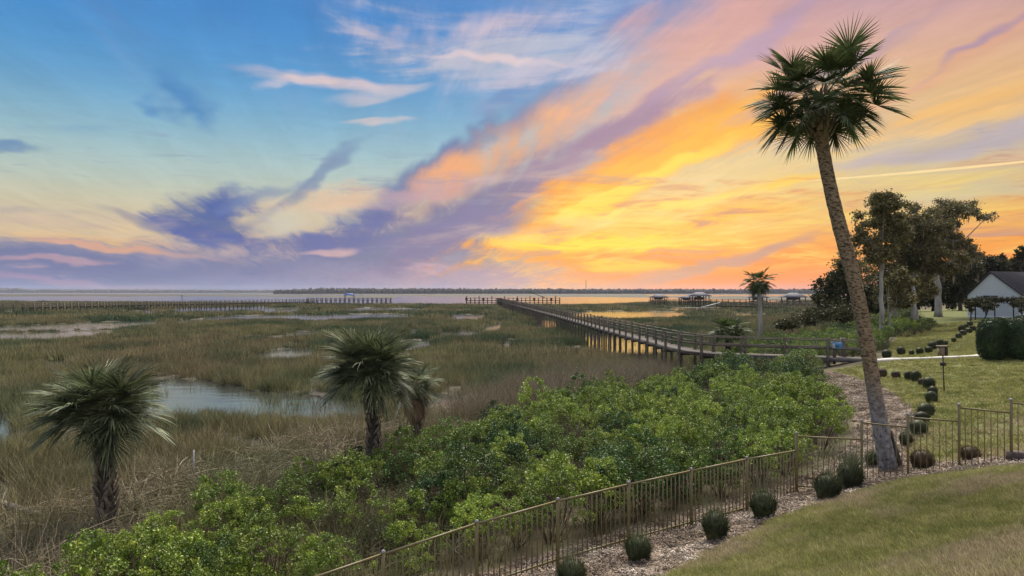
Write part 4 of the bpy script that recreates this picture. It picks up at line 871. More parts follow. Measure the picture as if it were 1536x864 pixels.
# the two near fan palms on the left and the one behind
def low_palm(px, py_foot, zf, top, width, label, seed, nfr=34, r0=.19, nboot=84, head=None, pitch=(88, -26)):
    x, y, _ = world_at(px, py_foot, zf); b = (x, y, gz(x, y) - .05); rt = empty('palm_tree', b); tag(rt, label, 'palm tree')
    hx, hy, d = head; c = rel(world_deep(hx, hy, y), b)
    P = [(0, 0, 0), (c[0] * .2, 0, c[2] * .3), (c[0] * .7, 0, c[2] * .7), c]
    trunk_obj(rt, P, [r0 * 1.1, r0 * .92, r0 * .85, r0 * .9], M['bark_dark'], .05, 14, 26, seed)
    f = lambda t: np.array([np.interp(t, [0, .3, .7, 1], [p[k] for p in P]) for k in range(3)])
    boots(rt, None, None, r0 * .95, r0 * .85, nboot, seed, .95, f)
    palm_crown(rt, c, fr_low, nfr, pitch, seed, d); return rt
low_palm(163, 788, .3, 545, 210, 'short fan palm with criss-crossed trunk standing in dead reeds at left', 31, head=(152, 618, .86), nfr=56)
low_palm(562, 700, .3, 492, 180, 'full fan palm with criss-crossed trunk in the middle of the view', 32, head=(556, 558, .98), nfr=64, pitch=(88, -24))
rt = low_palm(628, 662, .3, 540, 90, 'smaller fan palm with brown dead skirt behind the middle palm', 33, head=(620, 580, .66), nfr=20, nboot=40, pitch=(75, -40))
c = [o for o in rt.children if o.name.startswith('frond')][0].location
palm_crown(rt, (c[0], c[1], c[2] - .12), fr_dead, 16, (-15, -65), 34, .9, 'dead_frond')
# two palms beyond the boardwalk
x, y, _ = world_deep(1092, 520, 50); b = (x, y, gz(x, y)); rt = empty('palm_tree', b); tag(rt, 'low bushy fan palm just behind the boardwalk rail', 'palm tree')
c = rel(world_deep(1092, 500, y), b); trunk_obj(rt, [(0, 0, 0), (0, 0, c[2] * .5), c], [.2, .2, .2], M['bark_dark'], .05, 8, 8, 3); palm_crown(rt, c, fr_far, 34, (80, -20), 41, 1.0)
x, y, _ = world_deep(1142, 510, 60); b = (x, y, gz(x, y) - .1); rt = empty('palm_tree', b); tag(rt, 'slender upright cabbage palm on the marsh edge beyond the boardwalk', 'palm tree')
c = rel(world_deep(1138, 424, y), b); trunk_obj(rt, [(0, 0, 0), (-.02, 0, c[2] * .5), c], [.24, .18, .17], M['bark_pale'], .05, 10, 16, 4); palm_crown(rt, c, fr_far, 34, (82, -50), 42, .95)

# ------------------------------------------------------------------ metal fence: posts 1.83 m apart, then four stepped panels
def build_fence():
    root = empty('metal_fence', (FEN[2][0], FEN[2][1], .36)); o = root.location; tag(root, 'low bronze metal picket fence running down from the lawn beside the mulch', 'fence')
    post_me = Geo().box((0, 0, .5), (.055, .055, 1.0)).mesh('post', M['bronze'])
    cg = Geo(); cg.tube([(0, 0, 0), (0, 0, .012), (0, 0, .03), (0, 0, .045), (0, 0, .052)], [.036, .04, .034, .018, .002], 10); cap_me = cg.mesh('cap', M['grey_cap'], True)
    pk_me = Geo().box((0, 0, .5), (.018, .018, 1.0)).mesh('picket', M['bronze'])
    def post(p, z0, z1, r):
        q = link('post', post_me, root, (p[0] - o[0], p[1] - o[1], z0 - o[2]), (0, 0, r), (1, 1, z1 - z0)); c = link('cap', cap_me, q, (0, 0, 1)); c.scale = (1, 1, 1 / (z1 - z0))
    def panel(a, b, ta, tb, ba, bb, npk, thick=False):
        a, b = np.array(a), np.array(b); d = (b - a); L_ = np.linalg.norm(d); u = d / L_; r = math.atan2(u[1], u[0]); e = u * .03
        P = lambda p, z: (p[0] - o[0], p[1] - o[1], z - o[2])
        for za, zb, nm in ((ta, tb, 'top_rail'), (ba, bb, 'bottom_rail')):
            Geo().bar(P(a + e, za), P(b - e, zb), .034 if nm == 'top_rail' else .03, .034).build(nm, M['bronze'], root)
        for i in range(npk):
            t = (i + 1) / (npk + 1); p = a + d * t; z0 = ba + (bb - ba) * t - (.0 if not thick else .07); z1 = ta + (tb - ta) * t - .012
            link('picket', pk_me, root, P(p, z0), (0, 0, r), (1, 1, z1 - z0))
    s = 1.826; tops = {-1: 1.40, 0: 1.64, 1: 1.86, 2: 2.0, 3: 2.08, 4: 2.13, 5: 2.17, 6: 2.165}
    pos = {i: (-2.24 + 1.58 * i, 11.9 + .915 * i) for i in range(-1, 7)}; r0 = math.atan2(.915, 1.58)
    for i in range(-1, 7):
        zt = tops[i] + .03 if i < 6 else 2.60
        post(pos[i], gz(*pos[i]) - .1, zt, r0)
        if i < 6: panel(pos[i], pos[i + 1], tops[i], tops[i + 1], tops[i] - 1.16, tops[i + 1] - 1.16, 14, True)
    rt = [FEN[8], FEN[9], FEN[10], FEN[11], FEN[12], FEN[13]]
    spec = [(2.53, 1.27, 11), (2.95, 1.58, 7), (3.19, 1.87, 7), (3.51, 2.19, 7), (3.73, 2.47, 7)]; pt = [None, 2.99, 3.25, 3.57, 3.79, 3.9]
    for k, (zt, zb, n_) in enumerate(spec):
        panel(rt[k], rt[k + 1], zt, zt, zb, zb, n_)
        if k: post(rt[k], gz(*rt[k]) - .12, pt[k], math.atan2(-.6, 1))
    post(rt[5], gz(*rt[5]) - .12, 3.8, -.5)
build_fence()
# dark step behind the last panel
x, y, z = world_at(1535, 692, 2.5); st_ = Geo().box((0, 0, .0), (.34, .3, .2)); tag(st_.build('brick_step', M['brick'], None, loc=(x + .05, y + .25, gz(x, y) + .05)), 'dark low step block behind the last fence panel at the right edge', 'step')

# ------------------------------------------------------------------ docks
def stations(path, step):
    P = np.array(path, float); d = np.r_[0, np.cumsum(np.linalg.norm(np.diff(P, axis=0), axis=1))]; n = max(2, int(round(d[-1] / step)) + 1); t = np.linspace(0, d[-1], n)
    return np.stack([np.interp(t, d, P[:, k]) for k in range(P.shape[1])], -1)
def dirs(S):
    T = np.gradient(S[:, :2], axis=0); T /= np.linalg.norm(T, axis=1)[:, None]; return T
def build_boardwalk():
    Zd = 2.25
    path = [(21.2, 40.1), (19.6, 41.3), (16.2, 42.6), (13.4, 43.8), (12.3, 45.4), (11.7, 49), (10.4, 68), (7.4, 117), (-1.2, 240), (-6.4, 322)]
    S = stations(path, 2.45); T = dirs(S); Nn = np.stack([-T[:, 1], T[:, 0]], -1); hw = .6
    root = empty('boardwalk', (S[0][0], S[0][1], 1.8)); o = np.array(root.location); tag(root, 'long weathered wooden boardwalk with post railings crossing the marsh to the river', 'boardwalk')
    # decking: boards across, real gaps, one mesh
    B = stations(path[:6] + [(10.4, 68), (7.4, 117)], .15); TB = dirs(B); g = Geo()
    for p, t in zip(B, TB): g.box((p[0] - o[0], p[1] - o[1], Zd - o[2] + .002 * ((int(p[0] * 97) % 3) - 1)), (.138, hw * 2 + .1, .04), math.atan2(t[1], t[0]))
    far = stations([(7.4, 117), (-1.2, 240), (-6.4, 322)], .6); TF = dirs(far)
    for p, t in zip(far, TF): g.box((p[0] - o[0], p[1] - o[1], Zd - o[2]), (.57, hw * 2 + .1, .04), math.atan2(t[1], t[0]))
    tag(g.build('decking', M['deckwood'], root), kind='stuff')
    post_me = Geo().box((0, 0, .5), (.15, .15, 1.0)).mesh('post', M['wood']); pile_me = Geo().tube([(0, 0, 0), (0, 0, 1)], .13, 8).mesh('piling', M['pilewood'])
    farg = Geo(); n_ = 0
    for i, p in enumerate(S):
        for sgn in (-1, 1):
            q = p + Nn[i] * sgn * hw; zb = gz(*q) - .6 if not water_mask(np.array([q[0]]), np.array([q[1]]))[0] else -1.0
            if n_ < 290 and p[1] < 270:
                link('post', post_me, root, (q[0] - o[0], q[1] - o[1], zb - o[2]), (0, 0, math.atan2(T[i][1], T[i][0])), (1, 1, Zd + 1.12 + .07 * ((i * 7 + (sgn > 0)) % 3 == 0) - zb)); n_ += 1
            else: farg.bar((q[0] - o[0], q[1] - o[1], zb - o[2]), (q[0] - o[0], q[1] - o[1], Zd + 1.1 - o[2]), .16, .16)
        a, b_ = p - Nn[i] * (hw + .12), p + Nn[i] * (hw + .12)
        farg.bar((a[0] - o[0], a[1] - o[1], Zd - .26 - o[2]), (b_[0] - o[0], b_[1] - o[1], Zd - .26 - o[2]), .09, .24)
    tag(farg.build('cross_beam', M['pilewood'], root), kind='stuff')
    for sgn in (-1, 1):
        E = S + Nn * sgn * (hw - .0)
        for (zz_, w, h, nm, m_) in ((Zd + 1.06, .13, .045, 'handrail', 'wood'), (Zd + .56, .04, .10, 'middle_rail', 'wood'), (Zd - .10, .06, .22, 'side_beam', 'deckwood')):
            g = Geo()
            for a, b_ in zip(E[:-1], E[1:]): g.bar((a[0] - o[0], a[1] - o[1], zz_ - o[2]), (b_[0] - o[0], b_[1] - o[1], zz_ - o[2]), w, h)
            g.build(nm, M[m_], root)
    # end post by the lawn
    link('post', post_me, root, (20.2 - o[0], 41.7 - o[1], 1.9 - o[2]), (0, 0, 0), (1.6, 1.6, 1.5))
    # pier head across the end
    g = Geo()
    x0, x1, yy = -21.5, 22.5, 322
    g2_ = Geo(); g2_.bar((x0 - o[0], yy - o[1], Zd - .1 - o[2]), (x1 - o[0], yy - o[1], Zd - .1 - o[2]), 2.4, .3); g2_.build('pier_head_deck', M['pilewood'], root)
    for k, x in enumerate(np.arange(x0, x1 + .1, 2.0)):
        for dy in (-1.1, 1.1): g.bar((x - o[0], yy + dy - o[1], -1 - o[2]), (x - o[0], yy + dy - o[1], Zd + (1.3 if k % 3 else 2.0) - o[2]), .34, .34)
        if k % 4 == 0: g.box((x - o[0], yy - o[1], Zd + .6 - o[2]), (1.0, 1.6, 1.2))
    g.bar((x0 - o[0], yy - 1.1 - o[1], Zd + 1.1 - o[2]), (x1 - o[0], yy - 1.1 - o[1], Zd + 1.1 - o[2]), .2, .2)
    g.bar((x0 - o[0], yy - 1.1 - o[1], Zd - 1.0 - o[2]), (x1 - o[0], yy - 1.1 - o[1], Zd - 1.0 - o[2]), .2, .2)
    g.bar((16 - o[0], yy + 1 - o[1], Zd + 1 - o[2]), (8 - o[0], yy + 1 - o[1], Zd + 4.2 - o[2]), .25, .25)
    g.build('pier_head_frame', M['pilewood'], root)
build_boardwalk()
# blue notice on the boardwalk rail
x, y, z = world_deep(1255, 519, 41.0); sg = empty('notice_sign', (x, y, z)); tag(sg, 'blue rectangular notice sign with white panels and green arrow on the boardwalk rail', 'sign')
Geo().box((0, 0, 0), (.62, .03, .48)).build('panel', nmat('sign_blue', [(.3, (.06, .22, .50)), (.7, (.08, .28, .58))], 2, .4), sg)
Geo().box((-.2, -.02, -.02), (.16, .012, .34)).box((.06, -.02, .17), (.3, .012, .05)).box((.02, -.02, -.17), (.36, .012, .05)).build('white_print', M['pvc'], sg)
Geo().box((.03, -.02, .0), (.2, .012, .09)).build('green_print', nmat('sign_green', [(.3, (.02, .12, .05)), (.7, (.03, .16, .07))], 2, .4), sg)
Geo().box((-.13, .05, -.35), (.14, .09, 1.5)).build('post', M['wood'], sg)

def far_dock(name, label, path, zd, step=3.0, hw=1.0, rail=True, m1='wood', group=None, th=.16):
    S = stations(path, step); T = dirs(S); Nn = np.stack([-T[:, 1], T[:, 0]], -1); root = empty(name, (S[0][0], S[0][1], 0)); tag(root, label, 'dock', group); o = np.array(root.location)
    g, dk, rl = Geo(), Geo(), Geo()
    for i in range(len(S)):
        for sgn in (-1, 1):
            q = S[i] + Nn[i] * sgn * hw; g.bar((q[0] - o[0], q[1] - o[1], -.8), (q[0] - o[0], q[1] - o[1], zd + (1.15 if rail else .3)), th, th)
        a, b_ = S[i] - Nn[i] * hw, S[i] + Nn[i] * hw; g.bar((a[0] - o[0], a[1] - o[1], zd - .35), (b_[0] - o[0], b_[1] - o[1], zd - .35), th, .3)
    for a, b_ in zip(S[:-1], S[1:]):
        dk.bar((a[0] - o[0], a[1] - o[1], zd), (b_[0] - o[0], b_[1] - o[1], zd), hw * 2, .14)
        if rail:
            for sgn in (-1, 1):
                for zz_ in (zd + 1.05, zd + .55):
                    n1 = Nn[0] * sgn * hw; rl.bar((a[0] + n1[0] - o[0], a[1] + n1[1] - o[1], zz_), (b_[0] + n1[0] - o[0], b_[1] + n1[1] - o[1], zz_), .12, .1)
    g.build('pilings', M['wood' if name == 'long_dock' else 'pilewood'], root); dk.build('deck', M[m1], root)
    if rail: rl.build('handrail', M['wood'], root)
    return root
def wd_(px, d): return ((px - CX) / F * d, d)
far_dock('long_dock', 'long low wooden walkway stretching across the marsh at far left', [wd_(-160, 178), wd_(40, 196), wd_(180, 226), wd_(330, 262), wd_(430, 300), wd_(470, 312)], 1.9, 2.3, .9, th=.26)
r_ = far_dock('river_pier', 'river pier head with railings at the end of the left walkway', [wd_(462, 330), wd_(586, 330)], 2.2, 2.2, 1.3, th=.3)
def pavilion(name, label, px, d, w, dep, zd, ze, zr, roofm='dockroof', group='roofed boat docks on the river', lift=True):
    x, y = wd_(px, d); root = empty(name, (x, y, 0)); tag(root, label, 'boat dock', group); g = Geo()
    for i in (-1, -.33, .33, 1):
        for j in (-1, 1): g.bar((i * w * .45, j * dep * .45, -1), (i * w * .45, j * dep * .45, ze), .32, .32)
    g.build('pilings', M['pilewood'], root); Geo().box((0, 0, zd), (w * 1.0, dep, .3)).build('deck', M['wood'], root)
    h = Geo(); e = .6; a, b_ = w / 2 + e, dep / 2 + e; rr = w * .18
    h.add([(-a, -b_, ze), (a, -b_, ze), (a, b_, ze), (-a, b_, ze), (-rr, 0, zr), (rr, 0, zr), (-a, -b_, ze - .15), (a, -b_, ze - .15), (a, b_, ze - .15), (-a, b_, ze - .15)],
          [(0, 1, 5, 4), (2, 3, 4, 5), (6, 9, 8, 7), (0, 6, 7, 1), (1, 7, 8, 2), (2, 8, 9, 3), (3, 9, 6, 0)], [(1, 2, 5), (3, 0, 4)]); h.build('roof', M[roofm], root)
    if lift:
        b = Geo(); b.tube([(-w * .3, 0, zd + 1.0), (-w * .2, 0, zd + 1.1), (w * .15, 0, zd + 1.1), (w * .33, 0, zd + 1.35)], [.35, .6, .6, .08], 8); b.box((-.2, 0, zd + 1.9), (1.6, 1.2, .7)); b.build('boat_on_lift', M['pilewood'], root)
    return root
pavilion('boat_pavilion', 'open boat dock with hipped metal roof, leftmost on the river', 988, 300, 6.8, 5, 2.3, 3.9, 5.3)
pavilion('boat_pavilion', 'small low roofed boat dock beside the larger one near mid river', 1030, 292, 6.0, 4, 2.2, 3.7, 4.7)
pavilion('boat_pavilion', 'largest pale roofed dock left of the slender palm', 1049, 284, 7.5, 5, 2.4, 4.6, 6.2)
pavilion('boat_pavilion', 'pale roofed dock directly behind the slender palm trunk', 1137, 290, 6.4, 5, 2.2, 3.9, 5.4)
pavilion('boat_pavilion', 'wide pale roofed dock nearest the grove', 1190, 286, 8.6, 6, 2.3, 4.1, 5.9)
far_dock('river_dock', 'long dock linking the roofed boat shelters', [wd_(975, 296), wd_(1060, 280), wd_(1250, 262)], 2.1, 2.3, .9, group='docks on the right')
far_dock('near_dock', 'lower wooden dock reaching the grove in front of the roofed shelters', [wd_(1078, 236), wd_(1160, 215), wd_(1250, 196)], 1.7, 2.2, .9, group='docks on the right')
far_dock('marsh_platform', 'low plank walkway in the marsh right of the slender palm', [wd_(1143, 150), wd_(1215, 142)], .9, 3.5, .5, False, group='docks on the right')
gw = far_dock('gangway_float', 'pale sloping gangway and float by the docks', [wd_(1052, 236), wd_(1082, 238)], .7, 3.0, .9, False, 'pvc', group='docks on the right')
Geo().bar((0, 0, .9), (6.6, .4, 2.5), .9, .2).build('gangway', M['pvc'], gw)
x, y = wd_(524, 331); cp = empty('blue_canopy', (x, y, 0)); tag(cp, 'small blue canopy shelter on the far pier', 'canopy')
g = Geo(); [g.bar((i * 2.1, j * 1.2, 2.2), (i * 2.1, j * 1.2, 4.7), .2, .2) for i in (-1, 1) for j in (-1, 1)]; g.build('posts', M['pilewood'], cp)
Geo().add([(-2.6, -1.7, 4.6), (2.6, -1.7, 4.6), (2.6, 1.7, 4.6), (-2.6, 1.7, 4.6), (-1.4, 0, 5.5), (1.4, 0, 5.5)], [(0, 1, 5, 4), (2, 3, 4, 5), (0, 3, 2, 1)], [(1, 2, 5), (3, 0, 4)]).build('roof', M['blue_roof'], cp)
x, y = wd_(273, 520); tag(Geo().tube([(0, 0, -1), (0, 0, 2.2), (0, 0, 3.4)], [.22, .22, .16], 8).box((0, 0, 3.3), (1.0, .1, .8)).build('channel_marker', M['wood'], None, loc=(x, y, 0)), 'lone channel marker post standing in the river at left', 'marker')

# ------------------------------------------------------------------ trees
def tree(name, label, base, lobes, trunk_r, leaf_n, leaf, mat, bark, seed, fork=.45, moss=0, lean=(0, 0), group=None, fill=.0, limbs=None, gaps=.0):
    """lobes: (dx, dy, z, rx, rz) crown masses over the base; limbs run from the trunk to each"""
    r = np.random.default_rng(seed); root = empty(name, base); tag(root, label, 'tree', group)
    zt = max(l[2] for l in lobes); zf = zt * fork; g = Geo(); tops = []
    P = [(0, 0, -.2), (lean[0] * .3, lean[1] * .3, zf * .35), (lean[0] * .6 + r.normal(0, .1), lean[1] * .6, zf * .7), (lean[0], lean[1], zf), (lean[0] * 1.2 + r.normal(0, .2), lean[1], zt * .8), (lean[0] * 1.2, 0, zt * .95)]
    pp = np.array(P); T = np.linspace(0, 1, 14); P2 = np.stack([np.interp(T, np.linspace(0, 1, 6), pp[:, k]) for k in range(3)], -1); P2[1:-1, :2] += r.normal(0, trunk_r * .18, (12, 2))
    g.tube(P2, np.r_[trunk_r * 1.35, np.linspace(trunk_r, trunk_r * .2, 13)], 10, True, .04, seed)
    C = []
    for (dx, dy, z, rx, rz) in lobes:
        s0 = np.array([lean[0], lean[1], zf * r.uniform(.8, 1.25)]); c = np.array([dx, dy, z]); m1 = s0 * .5 + c * .5 + np.array([r.normal(0, .2), r.normal(0, .2), -.05 * z])
        g.tube([s0, m1, c], [trunk_r * .34, trunk_r * .2, trunk_r * .08], 6, False, .05, seed)
        ns = max(12, int(rx * 9.0)); sub = []
        for _ in range(ns):
            d = r.normal(size=3); d /= np.linalg.norm(d); e = c + d * np.array([rx, rx, rz]) * r.uniform(.4, 1.15); sub.append(e); m2 = c * .5 + e * .5 + r.normal(0, .12 * rx, 3)
            g.tube([c, m2, e], [trunk_r * .13, trunk_r * .08, .015], 4, False)
            for _k in range(2):
                f = e + r.normal(0, .28 * rx, 3); g.tube([m2, f], [trunk_r * .05, .01], 3, False)
        w = rx * rx * rz; k = int(leaf_n * w / sum(l[3] ** 2 * l[4] for l in lobes)); si = r.integers(0, ns, k); cr = .37 * (rx * rx * rz) ** (1 / 3) / max(1, (ns / 8) ** .33)
        csz = r.uniform(.6, 1.35, ns)[si][:, None]; q = r.normal(size=(k, 3)) * cr * .62 * csz * [1, 1, .7]; C.append(np.array(sub)[si] + q); kf = k // 9; q = r.normal(size=(kf, 3)); q /= np.linalg.norm(q, axis=1)[:, None]; C.append(c + q * np.array([rx, rx, rz]) * (r.uniform(.35, 1, kf) ** .5)[:, None])
    g.build('trunk', bark, root, smooth=True)
    C = np.vstack(C); V, Fq = leaf_quads(C, leaf, r, .6); link('crown', np_mesh('crown', V, Fq, mat), root)
    if moss:
        k = moss; idx = r.integers(0, len(C), k); A_ = C[idx]; L_ = r.uniform(.4, 1.7, k); w = r.uniform(.04, .13, k); a = r.uniform(0, pi, k); dv = np.stack([np.cos(a) * w, np.sin(a) * w, 0 * a], -1); dn = np.zeros((k, 3)); dn[:, 2] = -L_
        V = np.stack([A_ - dv * .6, A_ + dv * .6, A_ + dn * .5 + dv + r.normal(0, .05, (k, 3)), A_ + dn * .5 - dv, A_ + dn + dv * .1, A_ + dn - dv * .1], 1).reshape(-1, 3); b = np.arange(k)[:, None] * 6
        link('hanging_moss', np_mesh('hanging_moss', V, np.concatenate([np.concatenate([b, b + 1, b + 2, b + 3], 1), np.concatenate([b + 3, b + 2, b + 4, b + 5], 1)]), M['moss']), root)
    return root
def at_px(px, d): x = (px - CX) / F * d; return (x, d, gz(x, d) - .05)
def lob(px0, d, L_):
    """crown masses from (px, py, half-width px, half-height px) of the photograph at distance d"""
    b = at_px(px0, d); out = []
    for i, (px, py, rx, rz) in enumerate(L_): out.append(((px - px0) / F * d, (((i * 37) % 5) - 2) * .28 * rx / F * d, CAMZ - (py - HZ) / F * d - b[2], rx / F * d, rz / F * d))
    return b, out
gg = 'grove trees at the marsh edge'
b, l = lob(1322, 60, [(1318, 305, 30, 15), (1300, 330, 22, 14), (1338, 325, 22, 16), (1300, 360, 20, 16), (1336, 356, 22, 16), (1315, 385, 24, 12), (1345, 345, 20, 18)])
tree('magnolia_tree', 'tall rounded tree with pale straight trunk, leftmost of the big crowns', b, l, .22, 15000, .23, M['tree_olive'], M['bark_pale'], 801, .55, lean=(.1, 0), group=gg)
b, l = lob(1376, 76, [(1375, 345, 30, 22), (1352, 360, 24, 24), (1400, 365, 26, 24), (1378, 390, 34, 20), (1345, 400, 24, 22), (1412, 395, 24, 20), (1355, 335, 18, 14), (1395, 340, 22, 18), (1365, 375, 30, 22)])
tree('oak_tree', 'dense mossy oak with forked pale trunk in the middle of the grove', b, l, .33, 30000, .25, M['tree_olive'], M['bark_pale'], 802, .42, moss=260, lean=(-.5, 0), group=gg)
b, l = lob(1407, 100, [(1400, 330, 28, 22), (1428, 312, 26, 13), (1455, 315, 24, 10), (1478, 326, 16, 6), (1420, 350, 26, 22), (1440, 380, 22, 16), (1392, 372, 22, 20), (1380, 320, 16, 14), (1410, 365, 30, 20)])
tree('oak_tree', 'high spreading oak with mossy boughs reaching right and thick pale trunk', b, l, .5, 26000, .28, M['tree_olive'], M['bark_pale'], 803, .5, moss=420, lean=(0, 0), group=gg)
b, l = lob(1365, 84, [(1352, 430, 30, 16), (1368, 420, 26, 20), (1388, 432, 26, 16)])
tree('young_tree', 'low branching tree with forked grey trunks under the oaks', b, l, .28, 9000, .28, M['tree_olive'], M['bark_pale'], 804, .35, moss=60, lean=(.3, 0), group=gg)
b, l = lob(1349, 88, [(1335, 410, 26, 20), (1322, 430, 24, 18), (1345, 440, 22, 14)])
tree('young_tree', 'slim leaning tree behind the pale straight trunk', b, l, .22, 7000, .32, M['tree_dark'], M['bark_pale'], 805, .4, lean=(-.8, 0), group=gg)
b, l = lob(1333, 66, [(1340, 425, 20, 20), (1356, 450, 20, 14)])
tree('young_tree', 'thin sapling just right of the pale straight trunk', b, l, .14, 2600, .28, M['tree_olive'], M['bark_pale'], 806, .4, group=gg)
# cedar mass and half bare tree left of the grove
b, l = lob(1262, 72, [(1262, 405, 16, 14), (1245, 425, 18, 16), (1272, 430, 22, 20), (1238, 450, 22, 16), (1268, 462, 28, 16), (1222, 468, 18, 9), (1290, 452, 18, 20)])
tree('cedar_tree', 'dark spreading cedar at the left end of the grove behind the palm trunk', b, l, .3, 20000, .28, M['tree_dark'], M['bark_dark'], 807, .35, group=gg)
b, l = lob(1290, 78, [(1262, 388, 20, 14), (1285, 395, 24, 20), (1306, 405, 18, 22), (1296, 435, 22, 20)])
tree('bare_tree', 'half bare twiggy tree behind the leaning palm', b, l, .28, 2300, .28, M['tree_olive'], M['bark_pale'], 808, .4, group=gg)
# darker trees behind and right
bt = [(1440, 118, [(1435, 400, 26, 20), (1455, 385, 18, 10), (1448, 430, 28, 24)], 'dark full tree behind the left end of the house roof', 9000),
      (1480, 126, [(1480, 392, 22, 10), (1495, 405, 22, 12), (1470, 410, 24, 20)], 'dark tree behind the house gable', 7000),
      (1515, 130, [(1510, 400, 22, 12), (1535, 402, 20, 10), (1520, 412, 26, 12)], 'dark tree line rising over the right end of the roof', 7000),
      (1400, 125, [(1395, 425, 30, 26), (1415, 440, 30, 20), (1380, 445, 26, 20)], 'dark understorey tree filling behind the thick pale trunk', 9000),
      (1350, 122, [(1345, 430, 30, 22), (1325, 450, 26, 16), (1365, 448, 26, 18)], 'dark tree at the back of the grove', 8000),
      (1310, 112, [(1305, 445, 26, 22), (1290, 462, 26, 14), (1322, 462, 22, 14)], 'dark low tree at the back left of the grove', 6000),
      (1580, 125, [(1570, 395, 30, 20), (1600, 400, 30, 22)], 'dark tree beyond the right edge behind the house', 6000)]
for i, (px, d, ls, lab, n) in enumerate(bt):
    b, l = lob(px, d, ls); tree('dark_tree', lab, b, l, .35, n, .5, M['tree_dark'], M['bark_dark'], 820 + i, .35, moss=40 if i < 2 else 0, group='dark trees behind the grove and house')
b, l = lob(1531, 105, [(1530, 376, 9, 6), (1538, 386, 9, 7), (1526, 386, 6, 5)])
tree('pine_tree', 'high flat-topped tree against the glow at the right edge', b, l, .25, 1500, .35, M['tree_dark'], M['bark_dark'], 840, .8)
# bushes under the grove
for px, py, d, w, lab in [(1205, 487, 75, 26, 'brown bush at the marsh edge left of the cedar'), (1182, 492, 66, 22, 'low olive bush on the marsh edge by the slender palm'), (1255, 480, 68, 46, 'dark bush mass at the foot of the cedar')]:
    b, l = lob(px, d, [(px, py - w * .35, w * .6, w * .3), (px - w * .4, py - w * .2, w * .4, w * .22), (px + w * .4, py - w * .25, w * .4, w * .24)])
    rt = empty('bush', b); tag(rt, lab, 'bush'); r = np.random.default_rng(int(px)); C = np.vstack([np.array([x, y, z]) + r.normal(size=(700, 3)) * [rx * .55, rx * .5, rz * .55] for x, y, z, rx, rz in l]); C[:, 2] = np.abs(C[:, 2])
    V, Fq = leaf_quads(C, .24, r, .6); link('leaves', np_mesh('leaves', V, Fq, M['tree_dark']), rt)
    g = Geo(); [g.tube([(0, 0, 0), (x * .5, y * .5, z * .6), (x, y, z)], [.05, .03, .01], 5, False) for x, y, z, _, _ in l]; g.build('stems', M['bark_dark'], rt)

# ------------------------------------------------------------------ clipped hedges
def hedge(px, d, w, h, label, seed):
    x = (px - CX) / F * d; z = gz(x, d); r = np.random.default_rng(seed); n = 15000; ex = 3.2; d3 = r.normal(size=(n, 3)); d3 /= (np.abs(d3) ** ex).sum(1)[:, None] ** (1 / ex)
    C = d3 * [w / 2, w * .45, h / 2] * r.uniform(.93, 1.02, n)[:, None] + [0, 0, h / 2]; C[:, 2] += .04 * np.sin(C[:, 0] * 5); C = C[C[:, 2] > .05]; V, Fq = leaf_quads(C, .06, r, .7)
    u = np.linspace(0, 2 * pi, 25)[:-1]; vv = np.linspace(-pi / 2, pi / 2, 13); sgp = lambda c, p: np.sign(c) * np.abs(c) ** p; k = 2 / ex
    V2 = np.array([[.46 * w * sgp(cos(b_), k) * sgp(cos(a), k), .41 * w * sgp(cos(b_), k) * sgp(sin(a), k), h / 2 + .46 * h * sgp(sin(b_), k)] for b_ in vv for a in u])
    F2 = np.array([(i * 24 + j, i * 24 + (j + 1) % 24, (i + 1) * 24 + (j + 1) % 24, (i + 1) * 24 + j) for i in range(12) for j in range(24)]) + len(V)
    tag(link('clipped_hedge', np_mesh('clipped_hedge', np.vstack([V, V2]), [Fq, F2], M['hedge']), None, (x, d, z)), label, 'hedge', 'clipped hedge blocks')
hedge(1491, 36.4, 1.5, 2.25, 'tall rounded clipped dark hedge block, left one of the pair on the lawn', 901)
hedge(1535, 35.6, 1.6, 2.3, 'tall clipped dark hedge block cut by the right edge of the view', 902)

